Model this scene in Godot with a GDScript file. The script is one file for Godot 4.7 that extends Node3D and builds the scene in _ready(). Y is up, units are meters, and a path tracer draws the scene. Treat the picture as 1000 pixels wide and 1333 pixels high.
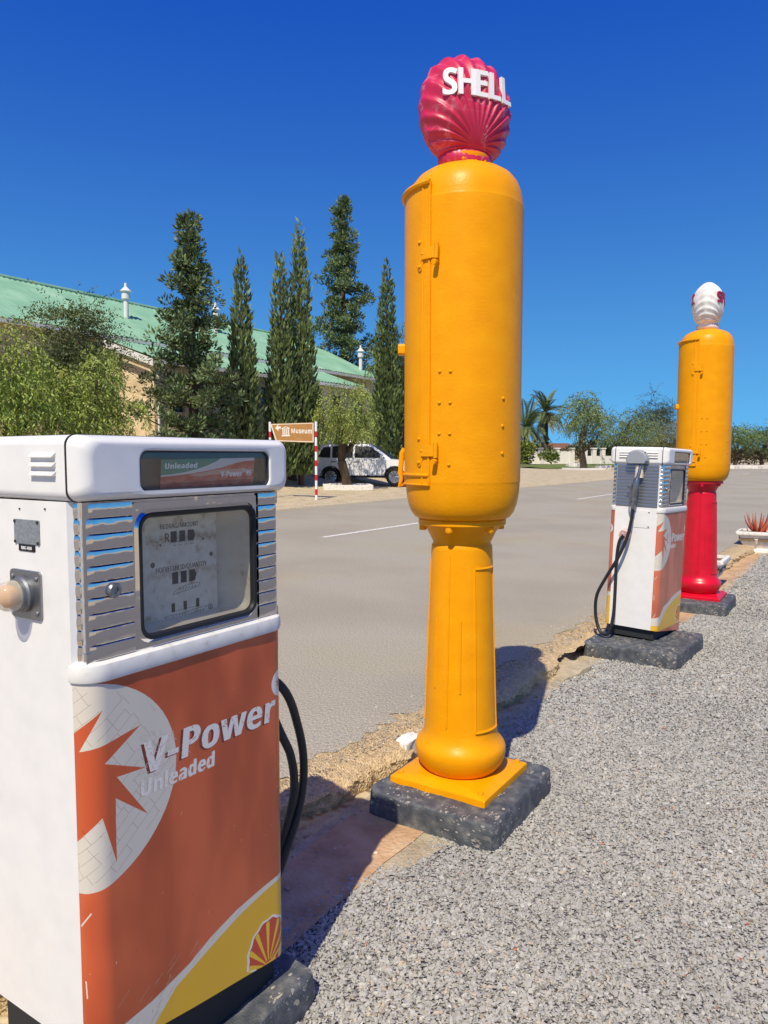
extends Node3D

# ---------------------------------------------------------------- camera numbers and road axes
const FOCAL := 950.0            # pixels, for a picture 1000 x 1333
const EYE := 1.6
var pitch := atan(71.5 / FOCAL)
var U := Vector3(sin(deg_to_rad(33.0)), 0, -cos(deg_to_rad(33.0)))     # along the road
var V := Vector3(-cos(deg_to_rad(33.0)), 0, -sin(deg_to_rad(33.0)))    # across the road, away from the pumps
var N := -V
var road_turn := deg_to_rad(57.0)                                       # local x = U, local z = N
var rng := RandomNumberGenerator.new()
var wobble := FastNoiseLite.new()
var M := {}
var counts := {}

func ray(px: float, py: float) -> Vector3:
	return Vector3(px - 500.0, -(py - 666.5), -FOCAL).rotated(Vector3.RIGHT, -pitch) / FOCAL
func gp(px: float, py: float, h := 0.0) -> Vector3:
	var r := ray(px, py)
	return Vector3(0, EYE, 0) + r * ((h - EYE) / r.y)
func dp(px: float, py: float, depth: float) -> Vector3:
	var r := ray(px, py)
	return Vector3(0, EYE, 0) + r * (depth / -r.z)
func on_plane(px: float, py: float, p0: Vector3, n: Vector3) -> Vector3:
	var r := ray(px, py)
	var o := Vector3(0, EYE, 0)
	return o + r * ((p0 - o).dot(n) / r.dot(n))
func uv(u: float, v: float, h := 0.0) -> Vector3:
	return U * u + V * v + Vector3(0, h, 0)
func ground_y(u: float, v: float) -> float:
	if v < 2.0: return 0.0
	var y := 0.13 + clampf((v - 2.0) / 10.5, 0, 1) * 0.12
	y += smoothstep(12.5, 17.0, v) * 0.1
	y += smoothstep(17.5, 20.5, v) * 0.6 * (1.0 - smoothstep(36.0, 52.0, u))
	y += smoothstep(24.0, 32.0, v) * 0.5 * smoothstep(50.0, 60.0, u)
	return y
func ground_at(p: Vector3) -> float:
	return ground_y(p.dot(U), p.dot(V))
func kerb_v(u: float) -> float:
	return 2.25 - 0.045 * minf(u, 22.0) + wobble.get_noise_2d(u * 40.0, 7.0) * 0.05
func stand(px: float, depth: float) -> Vector3:
	var p := dp(px, 595.0, depth)
	p.y = ground_at(p)
	return p
func height_of(py: float, depth: float) -> float:
	return dp(500, py, depth).y

# ---------------------------------------------------------------- mesh building
class MB:
	var v := PackedVector3Array()
	var t := PackedVector2Array()
	var c := PackedColorArray()
	func tri(a: Vector3, b: Vector3, d: Vector3):
		v.append(a); v.append(d); v.append(b)
	func quad(a: Vector3, b: Vector3, d: Vector3, e: Vector3):
		tri(a, b, d); tri(a, d, e)
	func quad_uv(a, b, d, e, ta, tb, td, te):
		quad(a, b, d, e)
		t.append(ta); t.append(td); t.append(tb); t.append(ta); t.append(te); t.append(td)
	func loft(loops: Array, cap0 := true, cap1 := true, closed := true):
		var n: int = loops[0].size()
		for k in loops.size() - 1:
			var a: PackedVector3Array = loops[k]
			var b: PackedVector3Array = loops[k + 1]
			for i in (n if closed else n - 1):
				var j := (i + 1) % n
				quad(a[i], a[j], b[j], b[i])
		if cap0: cap(loops[0], true)
		if cap1: cap(loops[-1], false)
	func cap(l: PackedVector3Array, flip: bool):
		var m := Vector3.ZERO
		for p in l: m += p
		m /= l.size()
		for i in l.size():
			var j := (i + 1) % l.size()
			if flip: tri(m, l[j], l[i])
			else: tri(m, l[i], l[j])
	func box(lo: Vector3, hi: Vector3):
		var p := []
		for k in 8: p.append(Vector3(hi.x if k & 1 else lo.x, hi.y if k & 2 else lo.y, hi.z if k & 4 else lo.z))
		for f in [[0, 2, 3, 1], [4, 5, 7, 6], [0, 1, 5, 4], [2, 6, 7, 3], [0, 4, 6, 2], [1, 3, 7, 5]]:
			quad(p[f[0]], p[f[1]], p[f[2]], p[f[3]])
	func tube(path: Array, radii, sides := 10, caps := true):
		var loops := []
		var side := Vector3.ZERO
		for k in path.size():
			var d: Vector3 = (path[mini(k + 1, path.size() - 1)] - path[maxi(k - 1, 0)]).normalized()
			if side == Vector3.ZERO: side = d.cross(Vector3.UP if absf(d.y) < 0.9 else Vector3.RIGHT).normalized()
			else: side = (side - d * side.dot(d)).normalized()
			var up := d.cross(side)
			var r: float = radii[k] if radii is Array else radii
			var l := PackedVector3Array()
			for i in sides:
				var a := TAU * i / sides
				l.append(path[k] + (side * cos(a) + up * sin(a)) * r)
			loops.append(l)
		loft(loops, caps, caps)
	func lathe(profile: Array, sides := 48, at := Vector3.ZERO):
		var loops := []
		for q in profile:
			var l := PackedVector3Array()
			for i in sides:
				var a := -TAU * i / sides
				l.append(at + Vector3(cos(a) * q.x, q.y, sin(a) * q.x))
			loops.append(l)
		loft(loops, profile[0].x > 0.001, profile[-1].x > 0.001)
	func rr(w: float, h: float, r: float, z: float, at := Vector2.ZERO, seg := 6) -> PackedVector3Array:
		var l := PackedVector3Array()
		for k in 4:
			var cx: float = (w / 2 - r) * [1, -1, -1, 1][k]
			var cy: float = (h / 2 - r) * [1, 1, -1, -1][k]
			for i in seg + 1:
				var a := PI / 2 * (k + float(i) / seg)
				l.append(Vector3(at.x + cx + cos(a) * r, at.y + cy + sin(a) * r, z))
		return l
	func plate(w: float, h: float, d: float, r: float, b: float, at := Vector2.ZERO, z := 0.0, seg := 6):   # rounded plate from z to z + d, bevelled in front
		loft([rr(w, h, r, z, at, seg), rr(w, h, r, z + d - b, at, seg), rr(w - b * 0.6, h - b * 0.6, maxf(r - b * 0.3, 0.0005), z + d - b * 0.3, at, seg), rr(w - 2 * b, h - 2 * b, maxf(r - b, 0.0004), z + d, at, seg)])
	func moved(x: Transform3D):
		for i in v.size(): v[i] = x * v[i]
		return self
	func prism(poly: PackedVector2Array, z0: float, z1: float):
		var idx := Geometry2D.triangulate_polygon(poly)
		for i in range(0, idx.size(), 3):
			var a := poly[idx[i]]; var b := poly[idx[i + 1]]; var d := poly[idx[i + 2]]
			if (b - a).cross(d - a) < 0:
				var s := b; b = d; d = s
			tri(Vector3(a.x, a.y, z1), Vector3(b.x, b.y, z1), Vector3(d.x, d.y, z1))
			tri(Vector3(a.x, a.y, z0), Vector3(d.x, d.y, z0), Vector3(b.x, b.y, z0))
		var cw := Geometry2D.is_polygon_clockwise(poly)
		for i in poly.size():
			var p := poly[i]; var q := poly[(i + 1) % poly.size()]
			if cw:
				var s := p; p = q; q = s
			quad(Vector3(p.x, p.y, z0), Vector3(q.x, q.y, z0), Vector3(q.x, q.y, z1), Vector3(p.x, p.y, z1))
	func build(angle := 40.0) -> ArrayMesh:
		var n := v.size() / 3
		var fn := PackedVector3Array(); fn.resize(n)
		var normals := PackedVector3Array(); normals.resize(v.size())
		for i in n: fn[i] = (v[i * 3 + 2] - v[i * 3]).cross(v[i * 3 + 1] - v[i * 3])
		if angle <= 0.0:
			for i in n:
				var q := fn[i].normalized()
				normals[i * 3] = q; normals[i * 3 + 1] = q; normals[i * 3 + 2] = q
		else:
			var near := {}
			var keys := PackedInt32Array(); keys.resize(v.size())
			var lists := []
			for i in v.size():
				var key := Vector3i((v[i] * 20000.0).round())
				if not near.has(key):
					near[key] = lists.size()
					lists.append(PackedInt32Array())
				keys[i] = near[key]
				lists[keys[i]].append(i / 3)
			var unit := PackedVector3Array(); unit.resize(n)
			for i in n: unit[i] = fn[i].normalized()
			var lim := cos(deg_to_rad(angle))
			for i in v.size():
				var me := unit[i / 3]
				var s := Vector3.ZERO
				for f in lists[keys[i]]:
					if unit[f].dot(me) > lim: s += fn[f]
				normals[i] = s.normalized() if s.length_squared() > 1e-20 else Vector3.UP
		var arr := []
		arr.resize(Mesh.ARRAY_MAX)
		arr[Mesh.ARRAY_VERTEX] = v
		arr[Mesh.ARRAY_NORMAL] = normals
		if t.size() == v.size(): arr[Mesh.ARRAY_TEX_UV] = t
		if c.size() == v.size(): arr[Mesh.ARRAY_COLOR] = c
		var m := ArrayMesh.new()
		m.add_surface_from_arrays(Mesh.PRIMITIVE_TRIANGLES, arr)
		return m

func numbered(called: String) -> String:
	var n: int = counts.get(called, 0)
	counts[called] = n + 1
	return called if n == 0 else "%s_%03d" % [called, n]
func obj(called: String, mb, m: Material, parent: Node = null, angle := 40.0) -> MeshInstance3D:
	var o := MeshInstance3D.new()
	o.mesh = mb.build(angle) if mb is MB else mb
	o.material_override = m
	o.name = called if parent else numbered(called)
	(parent if parent else self).add_child(o, true)
	return o
func tag(o: Node, label: String, category: String, group := ""):
	o.set_meta("label", label); o.set_meta("category", category)
	if group: o.set_meta("group", group)
	return o
func thing(called: String, label: String, category: String, at: Vector3, turn := 0.0, group := "") -> Node3D:
	var o := Node3D.new()
	o.name = numbered(called)
	add_child(o)
	o.position = at; o.rotation.y = turn
	tag(o, label, category, group)
	return o
func struct(called: String, mb, m: Material, angle := 40.0):
	var o := obj(called, mb, m, null, angle)
	o.set_meta("kind", "structure")
	return o

# ---------------------------------------------------------------- materials
func rgb(r, g, b) -> Color:
	return Color(r / 255.0, g / 255.0, b / 255.0)
func noise_tex(seed_: int, freq: float, oct: int, stops: Array, size := 512, kind := FastNoiseLite.TYPE_SIMPLEX_SMOOTH) -> ImageTexture:
	# stops: [position, colour] pairs
	var n := FastNoiseLite.new()
	n.seed = seed_; n.frequency = freq; n.fractal_octaves = oct; n.noise_type = kind
	n.fractal_type = FastNoiseLite.FRACTAL_FBM if oct > 1 else FastNoiseLite.FRACTAL_NONE
	var src := n.get_seamless_image(size, size)
	var g := Gradient.new()
	g.offsets = PackedFloat32Array(stops.map(func(s): return s[0]))
	g.colors = PackedColorArray(stops.map(func(s): return s[1]))
	var lut := []
	for i in 256:
		var q := g.sample(i / 255.0)
		lut.append([q.r8, q.g8, q.b8])
	src.convert(Image.FORMAT_L8)
	var d := src.get_data()
	var out := PackedByteArray(); out.resize(d.size() * 3)
	for i in d.size():
		var e: Array = lut[d[i]]
		out[i * 3] = e[0]; out[i * 3 + 1] = e[1]; out[i * 3 + 2] = e[2]
	return ImageTexture.create_from_image(Image.create_from_data(size, size, false, Image.FORMAT_RGB8, out))
func normal_tex(seed_: int, freq: float, oct: int, strength: float, size := 512) -> ImageTexture:
	var n := FastNoiseLite.new()
	n.seed = seed_; n.frequency = freq; n.fractal_octaves = oct; n.noise_type = FastNoiseLite.TYPE_SIMPLEX_SMOOTH
	var im := n.get_seamless_image(size, size)
	im.convert(Image.FORMAT_RGBA8)
	im.bump_map_to_normal_map(strength)
	return ImageTexture.create_from_image(im)
func chipped_paint() -> ImageTexture:   # dark paint on concrete: scuffs, flaked clusters, runs
	var im := noise_tex(5, 0.008, 6, [[0.0, rgb(58, 63, 70)], [0.4, rgb(76, 81, 87)], [0.65, rgb(92, 95, 98)], [1.0, rgb(132, 130, 126)]], 1024).get_image()
	var r := RandomNumberGenerator.new(); r.seed = 19
	for k in 46:
		var c := Vector2(r.randf_range(90, 930), r.randf_range(90, 930))
		var spread := r.randf_range(10, 70)
		for i in int(r.randf_range(4, 26)):
			var q := c + Vector2(r.randfn(), r.randfn() * 0.6) * spread
			if q.x < 20 or q.y < 20 or q.x > 1000 or q.y > 1000: continue
			var s := 1.5 + 14.0 * pow(r.randf(), 3.5)
			var poly := PackedVector2Array()
			for e in 7: poly.append(q + Vector2.from_angle(TAU * e / 7.0) * s * r.randf_range(0.35, 1.2) * Vector2(1.4, 0.8))
			fill(im, poly, rgb(150, 143, 130).lerp(rgb(190, 182, 166), r.randf()))
	for k in 26:   # hairline cracks
		var q := Vector2(r.randf_range(60, 900), r.randf_range(60, 900)); var d := Vector2.from_angle(r.randf() * TAU) * 9.0
		for i in int(r.randf_range(4, 14)):
			d = d.rotated(r.randfn(0, 0.5))
			stroke(im, q, q + d, 1.6, rgb(140, 134, 124) if k % 2 else rgb(30, 32, 36))
			q += d
	return ImageTexture.create_from_image(im)
func mat(col: Color, rough := 0.6, metal := 0.0) -> StandardMaterial3D:
	var m := StandardMaterial3D.new()
	m.albedo_color = col; m.roughness = rough; m.metallic = metal
	return m
func textured(tex: Texture2D, scale: float, rough := 0.8, world := false, normal: Texture2D = null, depth := 1.0) -> StandardMaterial3D:
	var m := mat(Color.WHITE, rough)
	m.albedo_texture = tex
	m.uv1_triplanar = true; m.uv1_world_triplanar = world
	m.uv1_scale = Vector3.ONE * scale
	if normal:
		m.normal_enabled = true; m.normal_texture = normal; m.normal_scale = depth
	return m
func leaf_mat(glow: Color) -> StandardMaterial3D:
	var m := mat(Color.WHITE, 0.6)
	m.vertex_color_use_as_albedo = true
	m.cull_mode = BaseMaterial3D.CULL_DISABLED
	m.backlight_enabled = true; m.backlight = glow
	return m

# ---------------------------------------------------------------- flat print: polygons and lettering drawn into an image
var fonts := {}
func letters(text: String, bold := true, family := "Droid Sans") -> PackedVector2Array:   # triangles, cap height about 1
	var key := family + str(bold)
	if not fonts.has(key):
		var f := SystemFont.new()
		f.font_names = PackedStringArray([family]); f.font_weight = 700 if bold else 400
		fonts[key] = f
	var tm := TextMesh.new()
	tm.text = text; tm.font = fonts[key]; tm.font_size = 64; tm.pixel_size = 1.0 / 46.0; tm.depth = 0.0; tm.curve_step = 1.0
	tm.horizontal_alignment = HORIZONTAL_ALIGNMENT_LEFT; tm.vertical_alignment = VERTICAL_ALIGNMENT_BOTTOM
	var arr := tm.get_mesh_arrays()
	var vv: PackedVector3Array = arr[Mesh.ARRAY_VERTEX]
	var out := PackedVector2Array()
	var idx = arr[Mesh.ARRAY_INDEX]
	if idx != null and idx.size() > 0:
		for i in idx: out.append(Vector2(vv[i].x, vv[i].y))
	else:
		for p in vv: out.append(Vector2(p.x, p.y))
	return out
func fill(im: Image, poly: PackedVector2Array, col: Color):
	var y0 := poly[0].y; var y1 := y0
	for p in poly: y0 = minf(y0, p.y); y1 = maxf(y1, p.y)
	for y in range(maxi(int(floor(y0)), 0), mini(int(ceil(y1)), im.get_height() - 1) + 1):
		var xs := []
		for i in poly.size():
			var a := poly[i]; var b := poly[(i + 1) % poly.size()]
			if (a.y <= y + 0.5) != (b.y <= y + 0.5): xs.append(a.x + (y + 0.5 - a.y) / (b.y - a.y) * (b.x - a.x))
		xs.sort()
		for k in range(0, xs.size() - 1, 2):
			var l := int(round(xs[k])); var r := int(round(xs[k + 1]))
			if r > l: im.fill_rect(Rect2i(l, y, r - l, 1), col)
func stroke(im: Image, a: Vector2, b: Vector2, w: float, col: Color):
	var n := (b - a).orthogonal().normalized() * w / 2
	fill(im, PackedVector2Array([a + n, b + n, b - n, a - n]), col)
func write(im: Image, text: String, at: Vector2, cap: float, wide: float, col: Color, slope := 0.0, slant := 0.0, bold := true, family := "Droid Sans"):
	# at: left end of the baseline in pixels; wide: full width in pixels
	var t := letters(text, bold, family)
	var lo := 1e9; var hi := -1e9; var base := 1e9; var top := -1e9
	var ref := letters("H", bold, family)
	for p in ref: base = minf(base, p.y); top = maxf(top, p.y)
	for p in t: lo = minf(lo, p.x); hi = maxf(hi, p.x)
	var kx := wide / (hi - lo); var ky := cap / (top - base)
	for i in range(0, t.size(), 3):
		var poly := PackedVector2Array()
		for k in 3:
			var q := t[i + k]
			var x := (q.x - lo) * kx; var y := (q.y - base) * ky
			poly.append(Vector2(at.x + x + y * slant, at.y - y + x * slope))
		fill(im, poly, col)
func circle(c: Vector2, r: float, n := 48) -> PackedVector2Array:
	var p := PackedVector2Array()
	for i in n: p.append(c + Vector2(cos(TAU * i / n), sin(TAU * i / n)) * r)
	return p
func shell_poly(c: Vector2, w: float, h: float) -> PackedVector2Array:   # scallop emblem, y down
	var p := PackedVector2Array()
	for i in 31:
		var a := PI + 0.35 - (PI + 0.7) * (1.0 - i / 30.0)
		a = lerpf(PI + 0.25, -0.25, 1.0 - i / 30.0) if false else lerpf(-0.22, PI + 0.22, i / 30.0)
		var r := 1.0 + 0.03 * cos(i * TAU * 7 / 30.0)
		p.append(c + Vector2(cos(a) * w * 0.5 * r, -sin(a) * h * 0.56 * r + h * 0.08))
	for q in [Vector2(-0.30, 0.36), Vector2(-0.29, 0.5), Vector2(0.29, 0.5), Vector2(0.30, 0.36)]: p.append(c + Vector2(q.x * w, q.y * h))
	return p
func print_noise(im: Image, seed_: int, freq: Vector2, base: Color, other: Color, lo := 0.35, hi := 0.8):
	# low-resolution mottling blown up to the size of the image
	var n := FastNoiseLite.new(); n.seed = seed_; n.frequency = 1.0; n.fractal_octaves = 3
	var w := im.get_width() / 4; var h := im.get_height() / 4
	var s := Image.create_empty(w, h, false, Image.FORMAT_RGBA8)
	for y in h:
		for x in w:
			var k := smoothstep(lo, hi, n.get_noise_2d(x * freq.x, y * freq.y) * 0.5 + 0.5)
			s.set_pixel(x, y, base.lerp(other, k))
	s.resize(im.get_width(), im.get_height(), Image.INTERPOLATE_BILINEAR)
	im.blit_rect(s, Rect2i(0, 0, im.get_width(), im.get_height()), Vector2i.ZERO)

func make_materials():
	var fine := normal_tex(11, 0.09, 3, 6.0)
	var dents := normal_tex(12, 0.012, 2, 5.0)
	var speck := normal_tex(13, 0.16, 4, 10.0)
	M.white = textured(noise_tex(1, 0.012, 4, [[0.0, rgb(228, 228, 227)], [0.5, rgb(233, 233, 232)], [1.0, rgb(236, 235, 233)]]), 1.4, 0.32, false, dents, 0.1)
	M.white_old = textured(noise_tex(2, 0.02, 5, [[0.0, rgb(196, 190, 176)], [0.35, rgb(226, 225, 220)], [1.0, rgb(234, 233, 230)]]), 2.0, 0.4, false, dents, 0.3)
	M.yellow = textured(noise_tex(3, 0.01, 4, [[0.0, rgb(234, 151, 5)], [0.35, rgb(240, 158, 4)], [0.65, rgb(243, 162, 5)], [1.0, rgb(246, 169, 14)]]), 1.3, 0.36, false, fine, 0.08)
	M.yellow.metallic_specular = 0.3
	M.red = textured(noise_tex(4, 0.01, 4, [[0.0, rgb(196, 6, 32)], [0.5, rgb(212, 10, 40)], [1.0, rgb(220, 18, 48)]]), 1.0, 0.34, false, fine, 0.05)
	M.plinth = textured(chipped_paint(), 1.6, 0.62, false, speck, 0.2)
	M.chrome = mat(rgb(214, 214, 216), 0.06, 1.0)
	M.chrome.normal_enabled = true; M.chrome.normal_texture = normal_tex(14, 0.012, 2, 6.0); M.chrome.normal_scale = 0.12
	M.chrome.uv1_triplanar = true; M.chrome.uv1_scale = Vector3.ONE * 4.0
	M.steel = mat(rgb(150, 152, 156), 0.34, 0.9)
	M.dull_steel = mat(rgb(128, 132, 138), 0.5, 0.7)
	M.rubber = mat(rgb(26, 27, 30), 0.55)
	M.hose = mat(rgb(34, 36, 40), 0.5)
	M.black = mat(rgb(20, 20, 22), 0.7)
	M.skirt = mat(rgb(38, 40, 44), 0.7)
	M.cream = textured(noise_tex(6, 0.012, 5, [[0.0, rgb(176, 152, 112)], [0.25, rgb(222, 212, 186)], [1.0, rgb(234, 227, 206)]]), 3.0, 0.5)
	M.glass = mat(Color(0.3, 0.32, 0.33, 0.04), 0.02)
	M.glass.transparency = BaseMaterial3D.TRANSPARENCY_ALPHA
	M.lamp_glass = mat(Color(0.9, 0.86, 0.78, 0.42), 0.08)
	M.lamp_glass.transparency = BaseMaterial3D.TRANSPARENCY_ALPHA
	M.amber = mat(rgb(222, 150, 50), 0.4)
	M.tin = textured(noise_tex(7, 0.03, 4, [[0.0, rgb(110, 116, 122)], [1.0, rgb(146, 154, 162)]]), 6.0, 0.45)
	M.screw = mat(rgb(70, 62, 54), 0.5, 0.6)
	M.globe_pink = textured(noise_tex(8, 0.012, 5, [[0.0, rgb(176, 30, 66)], [0.55, rgb(202, 42, 82)], [0.66, rgb(210, 58, 94)], [0.72, rgb(226, 150, 160)], [0.76, rgb(206, 48, 86)], [1.0, rgb(196, 36, 74)]]), 1.1, 0.4)
	M.globe_white = textured(noise_tex(9, 0.014, 4, [[0.0, rgb(206, 198, 184)], [0.5, rgb(232, 230, 226)], [1.0, rgb(238, 237, 234)]]), 1.2, 0.35)
	M.letter_white = mat(rgb(240, 240, 240), 0.4)
	M.letter_red = mat(rgb(150, 24, 60), 0.4)
	# ground
	M.sand = textured(noise_tex(20, 0.02, 6, [[0.0, rgb(158, 132, 100)], [0.45, rgb(188, 164, 128)], [0.7, rgb(204, 182, 146)], [1.0, rgb(176, 154, 122)]]), 0.9, 0.95, true, speck, 0.6)
	M.dirt = textured(noise_tex(21, 0.012, 6, [[0.0, rgb(176, 158, 128)], [0.5, rgb(200, 184, 152)], [1.0, rgb(212, 198, 168)]], 1024), 0.12, 0.95, true, speck, 0.5)
	M.gravel_bed = textured(noise_tex(22, 0.06, 5, [[0.0, rgb(70, 68, 66)], [0.4, rgb(136, 134, 132)], [0.62, rgb(158, 156, 154)], [0.8, rgb(176, 166, 150)], [1.0, rgb(190, 188, 184)]], 1024), 0.55, 0.95, true, speck, 1.2)
	M.slab = textured(noise_tex(23, 0.01, 6, [[0.0, rgb(168, 134, 98)], [0.5, rgb(196, 160, 120)], [1.0, rgb(208, 178, 140)]]), 0.8, 0.95, true, fine, 0.4)
	M.slab_grey = textured(noise_tex(24, 0.014, 6, [[0.0, rgb(150, 136, 110)], [0.5, rgb(180, 166, 138)], [1.0, rgb(196, 184, 156)]]), 0.9, 0.95, true, fine, 0.5)
	M.asphalt = textured(noise_tex(25, 0.2, 4, [[0.0, rgb(96, 92, 82)], [0.35, rgb(152, 147, 133)], [0.55, rgb(169, 163, 148)], [0.75, rgb(182, 175, 159)], [1.0, rgb(220, 212, 194)]], 1024), 0.42, 0.92, true, speck, 0.2)
	M.asphalt.vertex_color_use_as_albedo = true
	M.kerb = textured(noise_tex(26, 0.03, 6, [[0.0, rgb(150, 124, 90)], [0.35, rgb(196, 170, 128)], [0.65, rgb(214, 190, 148)], [1.0, rgb(228, 208, 172)]], 1024), 0.9, 0.95, true, speck, 0.9)
	M.line_white = textured(noise_tex(27, 0.04, 5, [[0.0, rgb(150, 146, 138)], [0.36, rgb(196, 193, 186)], [0.5, rgb(226, 224, 218)], [1.0, rgb(236, 234, 230)]]), 0.7, 0.85, true)
	M.line_yellow = textured(noise_tex(28, 0.04, 5, [[0.0, rgb(160, 152, 132)], [0.5, rgb(190, 174, 130)], [1.0, rgb(204, 184, 128)]]), 0.7, 0.85, true)
	M.stone = mat(Color.WHITE, 0.85); M.stone.vertex_color_use_as_albedo = true
	M.whitewash = textured(noise_tex(29, 0.03, 5, [[0.0, rgb(186, 178, 164)], [0.4, rgb(228, 224, 216)], [1.0, rgb(238, 236, 232)]]), 0.8, 0.85)
	# buildings and trees
	M.roof = textured(noise_tex(30, 0.01, 5, [[0.0, rgb(104, 150, 120)], [0.5, rgb(126, 172, 142)], [0.8, rgb(144, 184, 156)], [1.0, rgb(168, 188, 166)]]), 0.12, 0.55)
	M.plaster = textured(noise_tex(31, 0.012, 6, [[0.0, rgb(196, 174, 140)], [0.5, rgb(220, 200, 164)], [1.0, rgb(230, 212, 180)]]), 0.2, 0.9, false, fine, 0.3)
	M.footing = textured(noise_tex(32, 0.03, 5, [[0.0, rgb(120, 112, 100)], [0.5, rgb(156, 146, 130)], [1.0, rgb(180, 168, 150)]]), 0.4, 0.9)
	M.trim_white = mat(rgb(226, 226, 222), 0.6)
	M.dark_glass = mat(rgb(26, 32, 40), 0.08); M.dark_glass.metallic = 0.0; M.dark_glass.clearcoat_enabled = true; M.dark_glass.clearcoat = 1.0
	M.frame_dark = mat(rgb(58, 66, 60), 0.6)
	M.bark = textured(noise_tex(33, 0.05, 5, [[0.0, rgb(50, 40, 32)], [0.5, rgb(96, 80, 64)], [1.0, rgb(130, 112, 92)]]), 1.5, 0.95, false, speck, 1.5)
	M.leaf_pepper = leaf_mat(Color(0.26, 0.34, 0.08))
	M.leaf_dark = leaf_mat(Color(0.05, 0.08, 0.03))
	# vehicles and signs
	M.car_white = mat(rgb(236, 237, 238), 0.22); M.car_white.clearcoat_enabled = true; M.car_white.clearcoat = 0.8; M.car_white.clearcoat_roughness = 0.05
	M.tyre = mat(rgb(28, 28, 28), 0.85)
	M.rim = mat(rgb(176, 178, 182), 0.25, 0.9)
	M.tail_red = mat(rgb(160, 14, 18), 0.2)
	M.post_red = mat(rgb(206, 30, 40), 0.5)
	M.sign_back = mat(rgb(150, 152, 154), 0.4, 0.7)
	M.soil = textured(noise_tex(34, 0.08, 4, [[0.0, rgb(70, 54, 40)], [0.6, rgb(134, 112, 84)], [1.0, rgb(190, 176, 150)]]), 3.0, 0.95)

func sheet(us: Array, vs: Array, f: Callable, tint = null) -> MB:
	var mb := MB.new()
	for i in us.size() - 1:
		for j in vs.size() - 1:
			var a: Vector3 = f.call(us[i], vs[j]); var b: Vector3 = f.call(us[i + 1], vs[j])
			var d: Vector3 = f.call(us[i + 1], vs[j + 1]); var e: Vector3 = f.call(us[i], vs[j + 1])
			mb.quad(a, b, d, e)
			if tint:
				var q := [tint.call(a), tint.call(b), tint.call(d), tint.call(e)]
				for k in [0, 2, 1, 0, 3, 2]: mb.c.append(q[k])
	return mb
func steps(list: Array) -> Array:   # [from, to, step] runs
	var out := []
	for r in list:
		var n := int(round((r[1] - r[0]) / r[2]))
		for i in n: out.append(r[0] + (r[1] - r[0]) * i / n)
	out.append(list[-1][1])
	return out
func table(x: float, t: Array) -> float:
	for i in t.size() - 1:
		if x <= t[i + 1][0]:
			return lerpf(t[i][1], t[i + 1][1], clampf((x - t[i][0]) / (t[i + 1][0] - t[i][0]), 0, 1))
	return t[-1][1]
func gravel_edge(u: float) -> float:
	return table(u, [[-2.0, 1.6], [1.6, 1.58], [2.1, 1.5], [2.45, 1.36], [3.1, 1.4], [3.6, 1.6], [5.1, 1.72], [5.6, 1.62], [6.3, 1.42], [8.0, 1.3], [9.5, 1.26], [13.6, 1.2], [24.0, 1.05], [60.0, 0.9]])

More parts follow.
